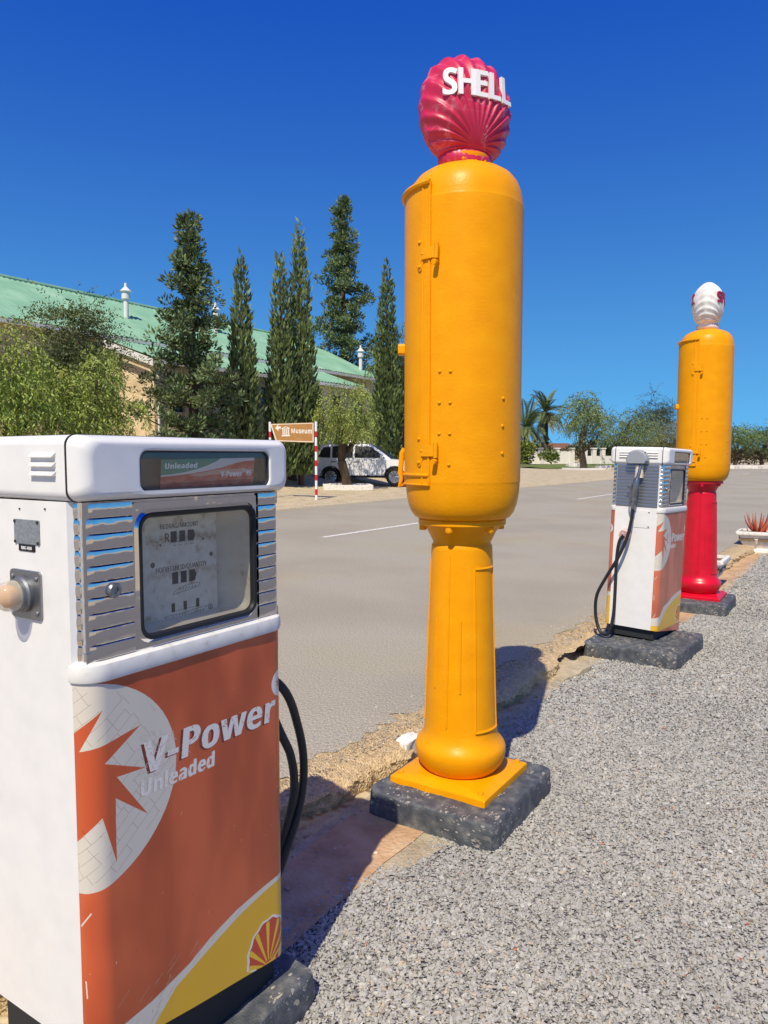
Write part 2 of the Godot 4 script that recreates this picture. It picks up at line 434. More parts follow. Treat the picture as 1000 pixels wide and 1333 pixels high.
func make_ground():
	struct("ground", sheet([-150.0, -60.0, -20.0, 0.0, 15.0, 30.0, 36.0, 40.0, 44.0, 48.0, 52.0, 70.0, 120.0, 250.0, 700.0], [-500.0, -100.0, -30.0, 1.7, 2.4, 4.0, 8.0, 12.2, 12.7, 14.0, 15.5, 17.0, 18.0, 19.0, 20.0, 20.5, 24.0, 40.0, 100.0, 600.0], func(u, v):
		var y := ground_y(u, v)
		if v > 2.0 and v < 12.5: y -= 0.06
		return uv(u, v, y - (0.02 if v < 2.2 else 0.0))), M.dirt)
	struct("gravel_bed", sheet(steps([[-4.0, 20.0, 0.5], [20.0, 120.0, 10.0]]), steps([[-30.0, -3.0, 9.0], [-3.0, 2.3, 0.53]]), func(u, v): return uv(u, minf(v, kerb_v(u) + 0.1), 0.0)), M.gravel_bed)
	# sandy strip and the smooth slab strip between gravel and kerb
	var strip := MB.new()
	for u in steps([[-3.0, 26.0, 0.1]]):
		var w = u + 0.1
		var e0 = gravel_edge(u) + wobble.get_noise_2d(u * 60, 3) * 0.05; var e1 = gravel_edge(w) + wobble.get_noise_2d(w * 60, 3) * 0.05
		strip.quad(uv(u, e0, 0.004), uv(w, e1, 0.004), uv(w, kerb_v(w) + 0.05, 0.004), uv(u, kerb_v(u) + 0.05, 0.004))
	struct("sand_strip", strip, M.slab_grey)
	var slab := sheet(steps([[-3.0, 2.72, 0.2]]), [0.0, 1.0], func(u, k): return uv(u, lerpf(1.5, 1.83, k) + wobble.get_noise_2d(u * 30, k * 50) * 0.03, 0.008))
	for r in [[7.4, 26.0]]:
		var s2 := sheet(steps([[r[0], r[1], 0.4]]), [0.0, 1.0], func(u, k): return uv(u, lerpf(gravel_edge(u) + 0.01, gravel_edge(u) + 0.36, k), 0.008))
		slab.v.append_array(s2.v)
	struct("path", slab, M.slab)
	# crumbling kerb
	var us := steps([[-2.0, 0.5, 0.1], [0.5, 8.0, 0.025], [8.0, 16.0, 0.06], [16.0, 60.0, 0.8]])
	var section := [Vector2(0.45, 0.122), Vector2(0.2, 0.126), Vector2(0.08, 0.127), Vector2(0.0, 0.128), Vector2(-0.05, 0.127), Vector2(-0.1, 0.12), Vector2(-0.145, 0.112), Vector2(-0.175, 0.1), Vector2(-0.195, 0.08), Vector2(-0.2, 0.06), Vector2(-0.205, 0.04), Vector2(-0.2, 0.02), Vector2(-0.2, 0.0), Vector2(-0.2, -0.03)]
	var kb := MB.new()
	var prev := PackedVector3Array()
	for u in us:
		var row := PackedVector3Array()
		var hole := smoothstep(5.15, 5.3, u) * (1.0 - smoothstep(5.75, 5.95, u)) + smoothstep(1.8, 2.1, u) * (1.0 - smoothstep(2.3, 2.7, u)) * 0.5
		for k in section.size():
			var s: Vector2 = section[k]
			var rough := clampf((0.1 - s.x) / 0.2, 0, 1)
			var big := wobble.get_noise_3d(u * 90, s.x * 300, s.y * 300) * 0.03 * rough
			var small := wobble.get_noise_3d(u * 420, s.x * 900, s.y * 900) * 0.016 * rough
			var inward := hole * smoothstep(0.105, 0.07, s.y) * 0.17 if k > 6 else 0.0
			var y := s.y + (wobble.get_noise_3d(u * 300, s.x * 700, 50) * 0.012 + wobble.get_noise_2d(u * 50, 90) * 0.012) * rough
			row.append(uv(u, kerb_v(u) + s.x * 1.1 + big + small + inward, minf(y, 0.1275) if s.x > 0.05 else y))
		if prev.size():
			for k in row.size() - 1: kb.quad(prev[k], row[k], row[k + 1], prev[k + 1])
		prev = row
	struct("kerb", kb, M.kerb, 25.0)
	# road
	var dust := FastNoiseLite.new(); dust.seed = 5; dust.frequency = 0.35; dust.fractal_octaves = 4
	var road = struct("road", sheet_with_dust(dust), M.asphalt)
	for d in [[-3.7, 0.0], [10.1, 13.45], [23.9, 28.0], [37.7, 41.7], [51.5, 55.5], [65.3, 69.3], [79.0, 83.0], [93.0, 97.0]]:
		var ln := sheet(steps([[d[0], d[1], 0.25]]), [7.76, 7.88], func(u, v): return uv(u, v + wobble.get_noise_2d(u * 200, v * 90) * 0.012, ground_y(u, v) + 0.004))
		obj("lane_dash", ln, M.line_white, road)
	obj("edge_line", sheet(steps([[-20.0, 120.0, 1.0]]), [12.2, 12.3], func(u, v): return uv(u, v + wobble.get_noise_2d(u * 60, v * 40) * 0.02, ground_y(u, v) + 0.004)), M.line_yellow, road)
	# loose gravel
	var chips := []
	for k in 4: chips.append(chip(k))
	var spots := [[], [], [], []]
	var cols := [[], [], [], []]
	rng.seed = 77
	var patch := FastNoiseLite.new(); patch.seed = 3; patch.frequency = 0.9
	for zone in [[0.8, 4.4, 20000.0, 1.0], [4.4, 8.0, 11500.0, 1.2], [8.0, 12.5, 5200.0, 1.6], [12.5, 20.0, 2000.0, 2.4]]:
		var n := int((zone[1] - zone[0]) * 3.0 * zone[2])
		for i in n:
			var u := rng.randf_range(zone[0], zone[1]); var v := 1.85 - 3.0 * rng.randf()
			var edge := gravel_edge(u) + wobble.get_noise_2d(u * 50, 5) * 0.08
			if v > edge + absf(rng.randfn(0, 0.05)) and rng.randf() > 0.012: continue
			if v > kerb_v(u) - 0.25: continue
			var q := Basis(Vector3(rng.randfn(), rng.randfn() + 2.0, rng.randfn()).normalized(), rng.randf() * TAU)
			q = Basis(Vector3.RIGHT, rng.randfn(0, 0.25)) * q
			var s: float = zone[3] * 0.0051 * exp(rng.randfn(0, 0.3))
			q = q.scaled_local(Vector3(s * rng.randf_range(0.9, 1.5), s * rng.randf_range(0.32, 0.5), s))
			var k := i % 4
			spots[k].append(Transform3D(q, uv(u, v, rng.randf_range(0.0, 0.007) * zone[3])))
			var sandy := patch.get_noise_2d(u, v)
			var g := 0.385 * exp(rng.randfn(0, 0.11)) * (1.0 + 0.1 * sandy)
			var col := Color(g * 1.01, g * 0.995, g * 0.93)
			var p := rng.randf()
			if p < 0.04 + 0.16 * maxf(sandy, 0.0): col = Color(g * 1.1, g * 0.94, g * 0.74)
			elif p < 0.2015 and p > 0.2: col = Color(0.5, 0.18, 0.09)
			elif p > 0.985: col = Color(g * 1.3, g * 1.29, g * 1.24)
			cols[k].append(col)
	for i in 9000:   # grit and sand grains strewn over kerb and road edge
		var u := 1.0 + 10.0 * pow(rng.randf(), 1.3)
		var v := kerb_v(u) - 0.12 + absf(rng.randfn(0, 0.2))
		var s := 0.0032 * exp(rng.randfn(0, 0.4))
		var q := Basis(Vector3(rng.randfn(), rng.randfn(), rng.randfn()).normalized(), rng.randf() * TAU).scaled_local(Vector3(s * 1.3, s * 0.6, s))
		spots[i % 4].append(Transform3D(q, uv(u, v, 0.131)))
		var g := 0.34 * exp(rng.randfn(0, 0.25))
		cols[i % 4].append(Color(g * 1.15, g * 0.95, g * 0.66) if i % 3 else Color(g, g, g * 0.95))
	for i in 420:   # crumbs of broken kerb lying at its foot and on the slab
		var u := 0.8 + 9.0 * rng.randf()
		var v := kerb_v(u) - 0.24 - absf(rng.randfn(0, 0.1))
		var s := 0.006 * exp(rng.randfn(0, 0.5))
		var q := Basis(Vector3(rng.randfn(), rng.randfn(), rng.randfn()).normalized(), rng.randf() * TAU).scaled_local(Vector3(s * 1.2, s * 0.8, s))
		spots[i % 4].append(Transform3D(q, uv(u, v, 0.004 + s * 0.5)))
		var g := 0.36 * exp(rng.randfn(0, 0.25))
		cols[i % 4].append(Color(g * 1.15, g * 0.93, g * 0.64))
	for k in 4:
		var mm := MultiMesh.new()
		mm.transform_format = MultiMesh.TRANSFORM_3D; mm.use_colors = true
		mm.mesh = chips[k]; mm.instance_count = spots[k].size()
		for i in spots[k].size():
			mm.set_instance_transform(i, spots[k][i]); mm.set_instance_color(i, cols[k][i])
		var o := MultiMeshInstance3D.new()
		o.multimesh = mm; o.material_override = M.stone
		o.name = numbered("gravel"); add_child(o)
		tag(o, "loose grey crushed stone covering the forecourt beside the pumps", "gravel", "loose gravel")
		o.set_meta("kind", "stuff")

func sheet_with_dust(dust: FastNoiseLite) -> ArrayMesh:
	var f := func(u, k):
		var v0 := kerb_v(u) + 0.03 + wobble.get_noise_2d(u * 60, 31) * 0.1 + wobble.get_noise_2d(u * 260, 77) * 0.045
		var v := lerpf(v0, 12.55 + wobble.get_noise_2d(u * 12, 11) * 0.15, k)
		return uv(u, v, 0.13 + clampf((v - 2.0) / 10.5, 0, 1) * 0.12)
	var tint := func(p: Vector3):
		var d := dust.get_noise_2d(p.x, p.z) * 0.5 + 0.5
		var g := lerpf(0.89, 1.07, smoothstep(0.2, 0.8, d))
		var w := smoothstep(0.55, 0.75, dust.get_noise_2d(p.x * 0.6 + 30.0, p.z * 0.6) * 0.5 + 0.5)   # sandy patches
		return Color(g * (1.0 + 0.08 * w), g * (0.99 + 0.03 * w), g * (0.97 - 0.06 * w))
	return sheet(steps([[-40.0, -2.0, 4.0], [-2.0, 0.5, 0.25], [0.5, 8.0, 0.03], [8.0, 20.0, 0.15], [20.0, 60.0, 1.0], [60.0, 300.0, 12.0]]), steps([[0.0, 0.04, 0.01], [0.04, 0.4, 0.02], [0.4, 1.0, 0.06]]), f, tint).build(0.0)

func chip(seed_: int) -> ArrayMesh:   # a broken stone: icosahedron with uneven corners
	var r := RandomNumberGenerator.new(); r.seed = 900 + seed_
	var p := []
	var g := (1 + sqrt(5.0)) / 2
	for q in [[-1, g, 0], [1, g, 0], [-1, -g, 0], [1, -g, 0], [0, -1, g], [0, 1, g], [0, -1, -g], [0, 1, -g], [g, 0, -1], [g, 0, 1], [-g, 0, -1], [-g, 0, 1]]:
		p.append(Vector3(q[0], q[1], q[2]).normalized() * r.randf_range(0.65, 1.25))
	var mb := MB.new()
	for f in [[0, 11, 5], [0, 5, 1], [0, 1, 7], [0, 7, 10], [0, 10, 11], [1, 5, 9], [5, 11, 4], [11, 10, 2], [10, 7, 6], [7, 1, 8], [3, 9, 4], [3, 4, 2], [3, 2, 6], [3, 6, 8], [3, 8, 9], [4, 9, 5], [2, 4, 11], [6, 2, 10], [8, 6, 7], [9, 8, 1]]:
		mb.tri(p[f[0]], p[f[1]], p[f[2]])
	return mb.build(0.0)

func rough_block(w: float, d: float, h: float, seed_: int, wear := 0.006) -> MB:   # painted concrete block with uneven, chipped faces; base at y 0
	var n := FastNoiseLite.new(); n.seed = seed_; n.frequency = 1.0; n.fractal_octaves = 4
	var mb := MB.new()
	var loops := []
	var prof := [[0.0, 1.0], [0.02, 0.0], [0.25, 0.0], [0.5, 0.0], [0.75, 0.0], [0.92, 0.002], [0.975, 0.006], [1.0, 0.014], [1.0, 0.09], [1.0, 0.18]]
	for k in range(1, prof.size()):
		var l := PackedVector3Array()
		var ins: float = prof[k][1] * minf(1.0, minf(w, d) / 0.6)
		var hw := w / 2 - ins; var hd := d / 2 - ins
		var per := []
		for s in 4:
			for i in 14:
				var t := lerpf(-1.0, 1.0, i / 14.0)
				per.append([Vector2(hw, hd * t), Vector2(-hw * t, hd), Vector2(-hw, -hd * t), Vector2(hw * t, -hd)][s])
		for q in per:
			var p := Vector3(q.x, h * prof[k][0], q.y)
			var e := Vector3(n.get_noise_3d(p.x * 7, p.y * 7, p.z * 7), n.get_noise_3d(p.x * 7 + 40, p.y * 7, p.z * 7), n.get_noise_3d(p.x * 7, p.y * 7 + 40, p.z * 7)) * wear * 2.0
			# rounded, knocked-off corners
			var cx := smoothstep(0.86, 1.0, absf(q.x) / hw) * smoothstep(0.86, 1.0, absf(q.y) / hd)
			p.x -= signf(q.x) * cx * 0.012; p.z -= signf(q.y) * cx * 0.012
			l.append(p + e)
		loops.append(l)
	mb.loft(loops, false, true)
	return mb

# ---------------------------------------------------------------- tall antique pumps
func bearing(b: float) -> Vector3:   # compass direction seen from above, in a pump's own axes
	return Vector3(cos(deg_to_rad(b - 147.0)), 0, cos(deg_to_rad(b - 57.0)))
func rivet(at: Vector3, out: Vector3, r: float) -> MB:
	var mb := MB.new()
	mb.lathe([Vector2(r * 1.05, -0.004), Vector2(r, 0.002), Vector2(r * 0.8, r * 0.55), Vector2(r * 0.4, r * 0.8), Vector2(0.0, r * 0.88)], 10)
	var side := out.cross(Vector3.UP if absf(out.y) < 0.9 else Vector3.RIGHT).normalized()
	mb.moved(Transform3D(Basis(side, out, side.cross(out)), at))
	return mb
func bolt(at: Vector3, r: float, h: float) -> MB:
	var mb := MB.new()
	mb.lathe([Vector2(r * 1.35, 0), Vector2(r * 1.35, h * 0.2), Vector2(r * 1.0, h * 0.22)], 14, at)
	mb.lathe([Vector2(r, h * 0.2), Vector2(r, h * 0.9), Vector2(r * 0.85, h)], 6, at)
	return mb
func arc_path(b0: float, b1: float, r: float, h: float, n := 24) -> Array:
	var p := []
	for i in n + 1: p.append(bearing(lerpf(b0, b1, float(i) / n)) * r + Vector3(0, h, 0))
	return p

const TANK_R := 0.258
func column_r(h: float) -> float:
	return table(h, [[0.38, 0.166], [0.45, 0.162], [1.19, 0.137]])

func antique_pump(at: Vector3, label: String, foot: Material, globe_mat: Material, letter_mat: Material, globe_turn: float, lean: float):
	var t := thing("antique_fuel_pump", label, "fuel pump", at, road_turn, "tall antique fuel pumps")
	var yellow: Material = M.yellow
	# base plate rising to the foot of the column
	var bp := MB.new()
	var loops := []
	for q in [[0.475, 0.006, 0.0], [0.475, 0.006, 0.026], [0.471, 0.008, 0.03], [0.40, 0.06, 0.045], [0.36, 0.16, 0.052]]:
		var l := PackedVector3Array()
		for p in bp.rr(q[0], q[0], q[1], 0.0): l.append(Vector3(p.x, q[2] - 0.0, -p.y))
		loops.append(l)
	bp.loft(loops)
	var base := obj("base_plate", bp, foot, t, 30.0)
	for s in [[1, 1], [1, -1], [-1, 1], [-1, -1]]: obj("bolt", bolt(Vector3(s[0] * 0.2, 0.026, s[1] * 0.2), 0.014, 0.022), foot, base)
	# column
	var cb := MB.new()
	cb.lathe([Vector2(0.158, 0.03), Vector2(0.16, 0.05), Vector2(0.172, 0.058), Vector2(0.19, 0.08), Vector2(0.204, 0.11), Vector2(0.209, 0.135), Vector2(0.209, 0.155), Vector2(0.204, 0.17), Vector2(0.192, 0.186), Vector2(0.18, 0.2), Vector2(0.171, 0.22), Vector2(0.1665, 0.245), Vector2(0.165, 0.29),
		Vector2(0.162, 0.36), Vector2(0.15, 0.7), Vector2(0.1385, 1.07), Vector2(0.137, 1.085), Vector2(0.132, 1.092), Vector2(0.131, 1.1), Vector2(0.138, 1.115), Vector2(0.155, 1.15), Vector2(0.178, 1.178), Vector2(0.182, 1.184)], 56)
	var col := obj("column", cb, foot, t)
	var strip := func(b: float, h0: float, h1: float) -> Array:
		var p := []
		for i in 9:
			var h := lerpf(h0, h1, i / 8.0)
			p.append(bearing(b) * (column_r(h + 0.12) + 0.001) + Vector3(0, h, 0))
		return p
	var line := func(path, r := 0.0045):
		var mb := MB.new()
		mb.tube(path, r, 8)
		obj("raised_bead", mb, foot, col)
	var ring := func(b0: float, b1: float, h: float) -> Array: return arc_path(b0, b1, column_r(h + 0.12) + 0.001, h, 12)
	for k in 2:
		var o := 180.0 * k
		line.call(strip.call(18.0 + o, 0.26, 0.99)); line.call(strip.call(70.0 + o, 0.26, 0.99))
		line.call(ring.call(18.0 + o, 70.0 + o, 0.26), 0.006); line.call(ring.call(18.0 + o, 70.0 + o, 0.99), 0.006)
		line.call(strip.call(-28.0 + o, 0.28, 1.05)); line.call(strip.call(-86.0 + o, 0.28, 1.02))
		line.call(strip.call(-53.0 + o, 0.45, 0.76)); line.call(strip.call(-7.0 + o, 0.44, 0.76))
	# flange between column and tank
	var fb := MB.new()
	fb.lathe([Vector2(0.15, 1.176), Vector2(0.192, 1.178), Vector2(0.198, 1.184), Vector2(0.198, 1.204), Vector2(0.192, 1.21), Vector2(0.15, 1.212)], 48)
	var fl := obj("flange", fb, foot, t)
	for b in [-24.0, 36.0, 96.0, 156.0, 216.0, 276.0]:
		var mb := MB.new()
		var d := bearing(b) * 0.18
		mb.lathe([Vector2(0.015, 1.155), Vector2(0.017, 1.16), Vector2(0.017, 1.178)], 8, d)
		obj("bolt", mb, foot, fl)
	# tank
	var tb := MB.new()
	tb.lathe([Vector2(0.12, 1.205), Vector2(0.196, 1.208), Vector2(0.214, 1.216), Vector2(0.232, 1.24), Vector2(0.245, 1.275), Vector2(0.253, 1.32), Vector2(0.256, 1.36), Vector2(0.2562, 1.372), Vector2(TANK_R, 1.376), Vector2(TANK_R, 1.9), Vector2(TANK_R, 2.3), Vector2(TANK_R, 2.555),
		Vector2(TANK_R, 2.562), Vector2(0.2555, 2.566), Vector2(0.254, 2.585), Vector2(0.247, 2.625), Vector2(0.232, 2.663), Vector2(0.208, 2.693), Vector2(0.176, 2.714), Vector2(0.14, 2.727), Vector2(0.1, 2.732), Vector2(0.0, 2.734)], 72)
	var tank := obj("tank", tb, yellow, t)
	# service door: a second skin over the left of the tank, edged with beads
	var db := MB.new()
	var h0 := 1.36; var h1 := 2.618
	var outer := []; var inner := []
	for i in 25:
		var b := lerpf(-38.0, -158.0, i / 24.0)
		outer.append([bearing(b) * 0.2635 + Vector3(0, h0, 0), bearing(b) * 0.2635 + Vector3(0, h1, 0)])
		inner.append([bearing(b) * 0.255 + Vector3(0, h0, 0), bearing(b) * 0.255 + Vector3(0, h1, 0)])
	for i in 24:
		db.quad(outer[i][0], outer[i][1], outer[i + 1][1], outer[i + 1][0])
		db.quad(outer[i][1], inner[i][1], inner[i + 1][1], outer[i + 1][1])
		db.quad(outer[i][0], outer[i + 1][0], inner[i + 1][0], inner[i][0])
	for i in [0, 24]: db.quad(outer[i][0], inner[i][0], inner[i][1], outer[i][1])
	var door := obj("service_door", db, yellow, t)
	for b in [-39.5, -47.0, -150.0]:
		var mb := MB.new()
		mb.tube([bearing(b) * 0.2625 + Vector3(0, h0 + 0.01, 0), bearing(b) * 0.2625 + Vector3(0, h1, 0)], 0.0055, 8)
		obj("door_bead", mb, yellow, door)
	for e in [[h1, 0.011, 0.267], [h0 + 0.045, 0.008, 0.264], [h0 + 0.004, 0.005, 0.264]]:
		var mb := MB.new()
		mb.tube(arc_path(-38.5, -158.0, e[2], e[0]), e[1], 8)
		obj("door_bead", mb, yellow, door)
	# hinges: oval leaf on the door, strap over the seam, barrel on the tank
	for h in [2.33, 1.51]:
		var hb := MB.new()
		for s in 2:
			var l := PackedVector3Array()
			for i in 20:
				var a := TAU * i / 20
				l.append(bearing(-50.0 + cos(a) * 5.2) * (0.2635 + s * 0.005) + Vector3(0, h + sin(a) * 0.068, 0))
			if s == 0: loops = [l]
			else: loops.append(l)
		hb.loft(loops, false, true)
		var hinge := obj("hinge", hb, yellow, t)
		var sb := MB.new()
		var top := []; var bot := []
		for i in 6:
			var b := lerpf(-47.0, -30.0, i / 5.0)
			top.append(bearing(b) * 0.273 + Vector3(0, h + 0.024, 0)); bot.append(bearing(b) * 0.273 + Vector3(0, h - 0.024, 0))
		for i in 5:
			sb.quad(bot[i], top[i], top[i + 1], bot[i + 1])
			var ti: Vector3 = top[i] * Vector3(0.965, 1, 0.965); var tj: Vector3 = top[i + 1] * Vector3(0.965, 1, 0.965)
			var bi: Vector3 = bot[i] * Vector3(0.965, 1, 0.965); var bj: Vector3 = bot[i + 1] * Vector3(0.965, 1, 0.965)
			sb.quad(top[i], ti, tj, top[i + 1]); sb.quad(bot[i], bot[i + 1], bj, bi)
		sb.quad(bot[5], top[5], top[5] * Vector3(0.965, 1, 0.965), bot[5] * Vector3(0.965, 1, 0.965))
		obj("strap", sb, yellow, hinge)
		var pb := MB.new()
		pb.tube([bearing(-30.5) * 0.274 + Vector3(0, h - 0.03, 0), bearing(-30.5) * 0.274 + Vector3(0, h + 0.034, 0)], 0.0095, 10)
		pb.tube([bearing(-31.5) * 0.27 + Vector3(0, h - 0.045, 0), bearing(-31.5) * 0.292 + Vector3(0, h - 0.047, 0)], 0.012, 10)
		obj("barrel", pb, yellow, hinge)
		for q in [[-50.0, 0.05], [-50.0, -0.05], [-46.0, 0.0]]:
			obj("rivet", rivet(bearing(q[0]) * 0.2685 + Vector3(0, h + q[1], 0), bearing(q[0]), 0.008), yellow, hinge)
	# latch at the far edge of the door and a stub above it
	var lb := MB.new()
	lb.tube([bearing(-96) * 0.262 + Vector3(0, 1.36, 0), bearing(-96) * 0.285 + Vector3(0, 1.35, 0), bearing(-96) * 0.276 + Vector3(0, 1.39, 0), bearing(-96) * 0.282 + Vector3(0, 1.41, 0), bearing(-96) * 0.275 + Vector3(0, 1.5, 0), bearing(-96) * 0.262 + Vector3(0, 1.52, 0)], [0.01, 0.01, 0.011, 0.012, 0.013, 0.013], 10)
	obj("latch", lb, yellow, t)
	var stub := MB.new()
	stub.plate(0.05, 0.05, 0.036, 0.012, 0.006)
	stub.moved(Transform3D(Basis(bearing(-96).cross(Vector3.UP), Vector3.UP, -bearing(-96)).orthonormalized() * Basis(Vector3.UP, PI), bearing(-96) * 0.257 + Vector3(0, 1.965, 0)))
	obj("stub", stub, yellow, t)
	for q in [[573.0, 482.2], [586.1, 482.2], [572.7, 523.1], [585.8, 523.1], [572.5, 563.6], [585.6, 563.6], [584.8, 604.3], [650.4, 518.1], [649.9, 553.8], [649.9, 589.3]]:
		var a := asin(clampf((q[0] - 601.5) / 75.5, -1, 1))
		var h := dp(q[0], q[1], 3.312 - 0.258 * cos(a)).y - 0.12
		var d := bearing(rad_to_deg(a) - 6.1)
		obj("rivet", rivet(d * TANK_R + Vector3(0, h, 0), d, 0.0075), yellow, t)
	# collar that holds the globe
	var ob := MB.new()
	ob.lathe([Vector2(0.125, 2.72), Vector2(0.122, 2.734), Vector2(0.104, 2.738), Vector2(0.1, 2.757), Vector2(0.106, 2.77), Vector2(0.106, 2.782), Vector2(0.085, 2.784)], 32)
	var collar := obj("globe_collar", ob, yellow, t)
	for b in [-70.0, -10.0, 50.0, 110.0, 170.0, 230.0]: obj("lug", rivet(bearing(b) * 0.1 + Vector3(0, 2.752, 0), bearing(b), 0.009), yellow, collar)
	globe(t, globe_mat, letter_mat, globe_turn, Vector3(0, 2.735, 0))
	t.transform = Transform3D(Basis(Vector3(0, 0, 1), lean) * Basis(Vector3.UP, road_turn), at)
	return t

func globe_depth(x: float, y: float) -> float:
	var rho := sqrt(pow(x / 0.25, 2.0) + pow((y - 0.26) / 0.25, 2.0))
	return 0.155 * pow(maxf(1.0 - pow(rho, 2.5), 0.0), 0.55)
func globe(parent: Node3D, m: Material, lm: Material, turn: float, at: Vector3):
	# scallop-shell globe: two bowls meeting at a rim, ribs fanning from the hinge, on a fluted foot
	var mb := MB.new()
	var hinge := Vector2(0, 0.07)
	var spokes := 400
	for side in [1, -1]:
		var loops := []
		for q in [1.0, 0.993, 0.98, 0.96, 0.935, 0.9, 0.86, 0.81, 0.75, 0.68, 0.6, 0.52, 0.44, 0.36, 0.28, 0.2, 0.12, 0.05]:
			var l := PackedVector3Array()
			for i in spokes:
				var psi: float = (TAU * i / spokes - PI) * side
				var d := Vector2(sin(psi), cos(psi))
				var reach := 0.0
				for s in 5: reach += 0.2 * table(absf(rad_to_deg(psi) + (s - 2) * 4.0), [[0.0, 0.415], [15.0, 0.41], [30.0, 0.385], [45.0, 0.325], [60.0, 0.266], [75.0, 0.218], [88.0, 0.17], [100.0, 0.13], [120.0, 0.1], [190.0, 0.07]])
				var spread := 1.0 - smoothstep(1.5, 2.2, absf(psi))
				var wave := 1.0 - 2.0 * pow(absf(cos(psi * 16.0)), 1.6)
				var p: Vector2 = hinge + d * reach * q * (1.0 + 0.013 * wave * spread * smoothstep(0.75, 1.0, q))
				var inner: Vector2 = hinge + d * reach * q
				var z := globe_depth(inner.x, inner.y) * pow(maxf(1.0 - pow(q, 7.0), 0.0), 0.45) + wave * 0.0058 * spread * smoothstep(0.08, 0.6, q) * (0.0 if q > 0.99 else 1.0)
				# growth rings close to the rim
				z += 0.0016 * sin(q * 60.0) * smoothstep(0.78, 0.9, q) * (0.0 if q > 0.97 else 1.0)
				l.append(Vector3(p.x, p.y, maxf(z, 0.0) * side))
			loops.append(l)
		mb.loft(loops, false, true)
	var foot := []
	for q in [[0.0, 0.104, 0.095], [0.008, 0.12, 0.106], [0.025, 0.132, 0.11], [0.045, 0.133, 0.106], [0.065, 0.13, 0.096], [0.085, 0.122, 0.082], [0.1, 0.112, 0.07]]:
		var l := PackedVector3Array()
		for i in 72:
			var a := TAU * i / 72
			var flute: float = 1.0 + 0.016 * cos(a * 26.0) * smoothstep(0.0, 0.04, q[0])
			l.append(Vector3(cos(a) * q[1] * flute, q[0], -sin(a) * q[2] * flute))
		foot.append(l)
	mb.loft(foot)
	var g := obj("globe", mb, m, parent, 45.0)
	g.position = at; g.rotation.y = turn; g.scale = Vector3(0.91, 0.98, 0.95)
	var font := SystemFont.new(); font.font_names = PackedStringArray(["Droid Sans"]); font.font_weight = 700
	for side in 2:
		for i in 5:
			var x := -0.144 + 0.07 * i
			var y := 0.305
			var e := 0.02
			var zx := (globe_depth(x + e, y) - globe_depth(x - e, y)) / (2 * e)
			var zy := (globe_depth(x, y + e) - globe_depth(x, y - e)) / (2 * e)
			zx = clampf(zx, -1.3, 1.3)
			var n := Vector3(-zx, -zy * 0.7, 1.0).normalized()
			var right := Vector3.UP.cross(n).normalized()
			var tm := TextMesh.new()
			tm.text = "SHELL"[i]; tm.font = font; tm.font_size = 64; tm.pixel_size = 0.00238; tm.depth = 0.014; tm.curve_step = 2.0
			var o := obj("letter", tm, lm, g)
			var b := Basis(right, n.cross(right), n)
			var p := Vector3(x, y, globe_depth(x, y) * pow(1.0 - pow(clampf(Vector2(x, y - 0.07).length() / 0.36, 0.0, 0.95), 7.0), 0.45) + 0.004)
			var place := Transform3D(b, p)
			if side == 1: place = Transform3D(Basis(Vector3.UP, PI), Vector3.ZERO) * place
			o.transform = place

# ---------------------------------------------------------------- cabinet pumps
const HX := 0.315
const HZ := 0.2175
func panel_x(k: float) -> Vector2:   # walk round the front of the cabinet: k 0..1 -> (x, z), rounded corners
	var r := 0.05
	var arc := PI / 2 * r; var flat := 2 * (HX - r)
	var s := k * (2 * arc + flat)
	if s < arc: return Vector2(-HX + r - cos(s / r) * r, HZ - r + sin(s / r) * r)
	if s < arc + flat: return Vector2(-HX + r + s - arc, HZ)
	var a := (s - arc - flat) / r
	return Vector2(HX - r + sin(a) * r, HZ - r + cos(a) * r)
func panel_ks() -> Array:
	var out := []
	var arc := 0.0785398 / (2 * 0.0785398 + 0.53)
	for i in 8: out.append(arc * i / 8.0)
	for i in 13: out.append(lerpf(arc, 1.0 - arc, i / 12.0))
	for i in range(1, 9): out.append(1.0 - arc + arc * i / 8.0)
	return out

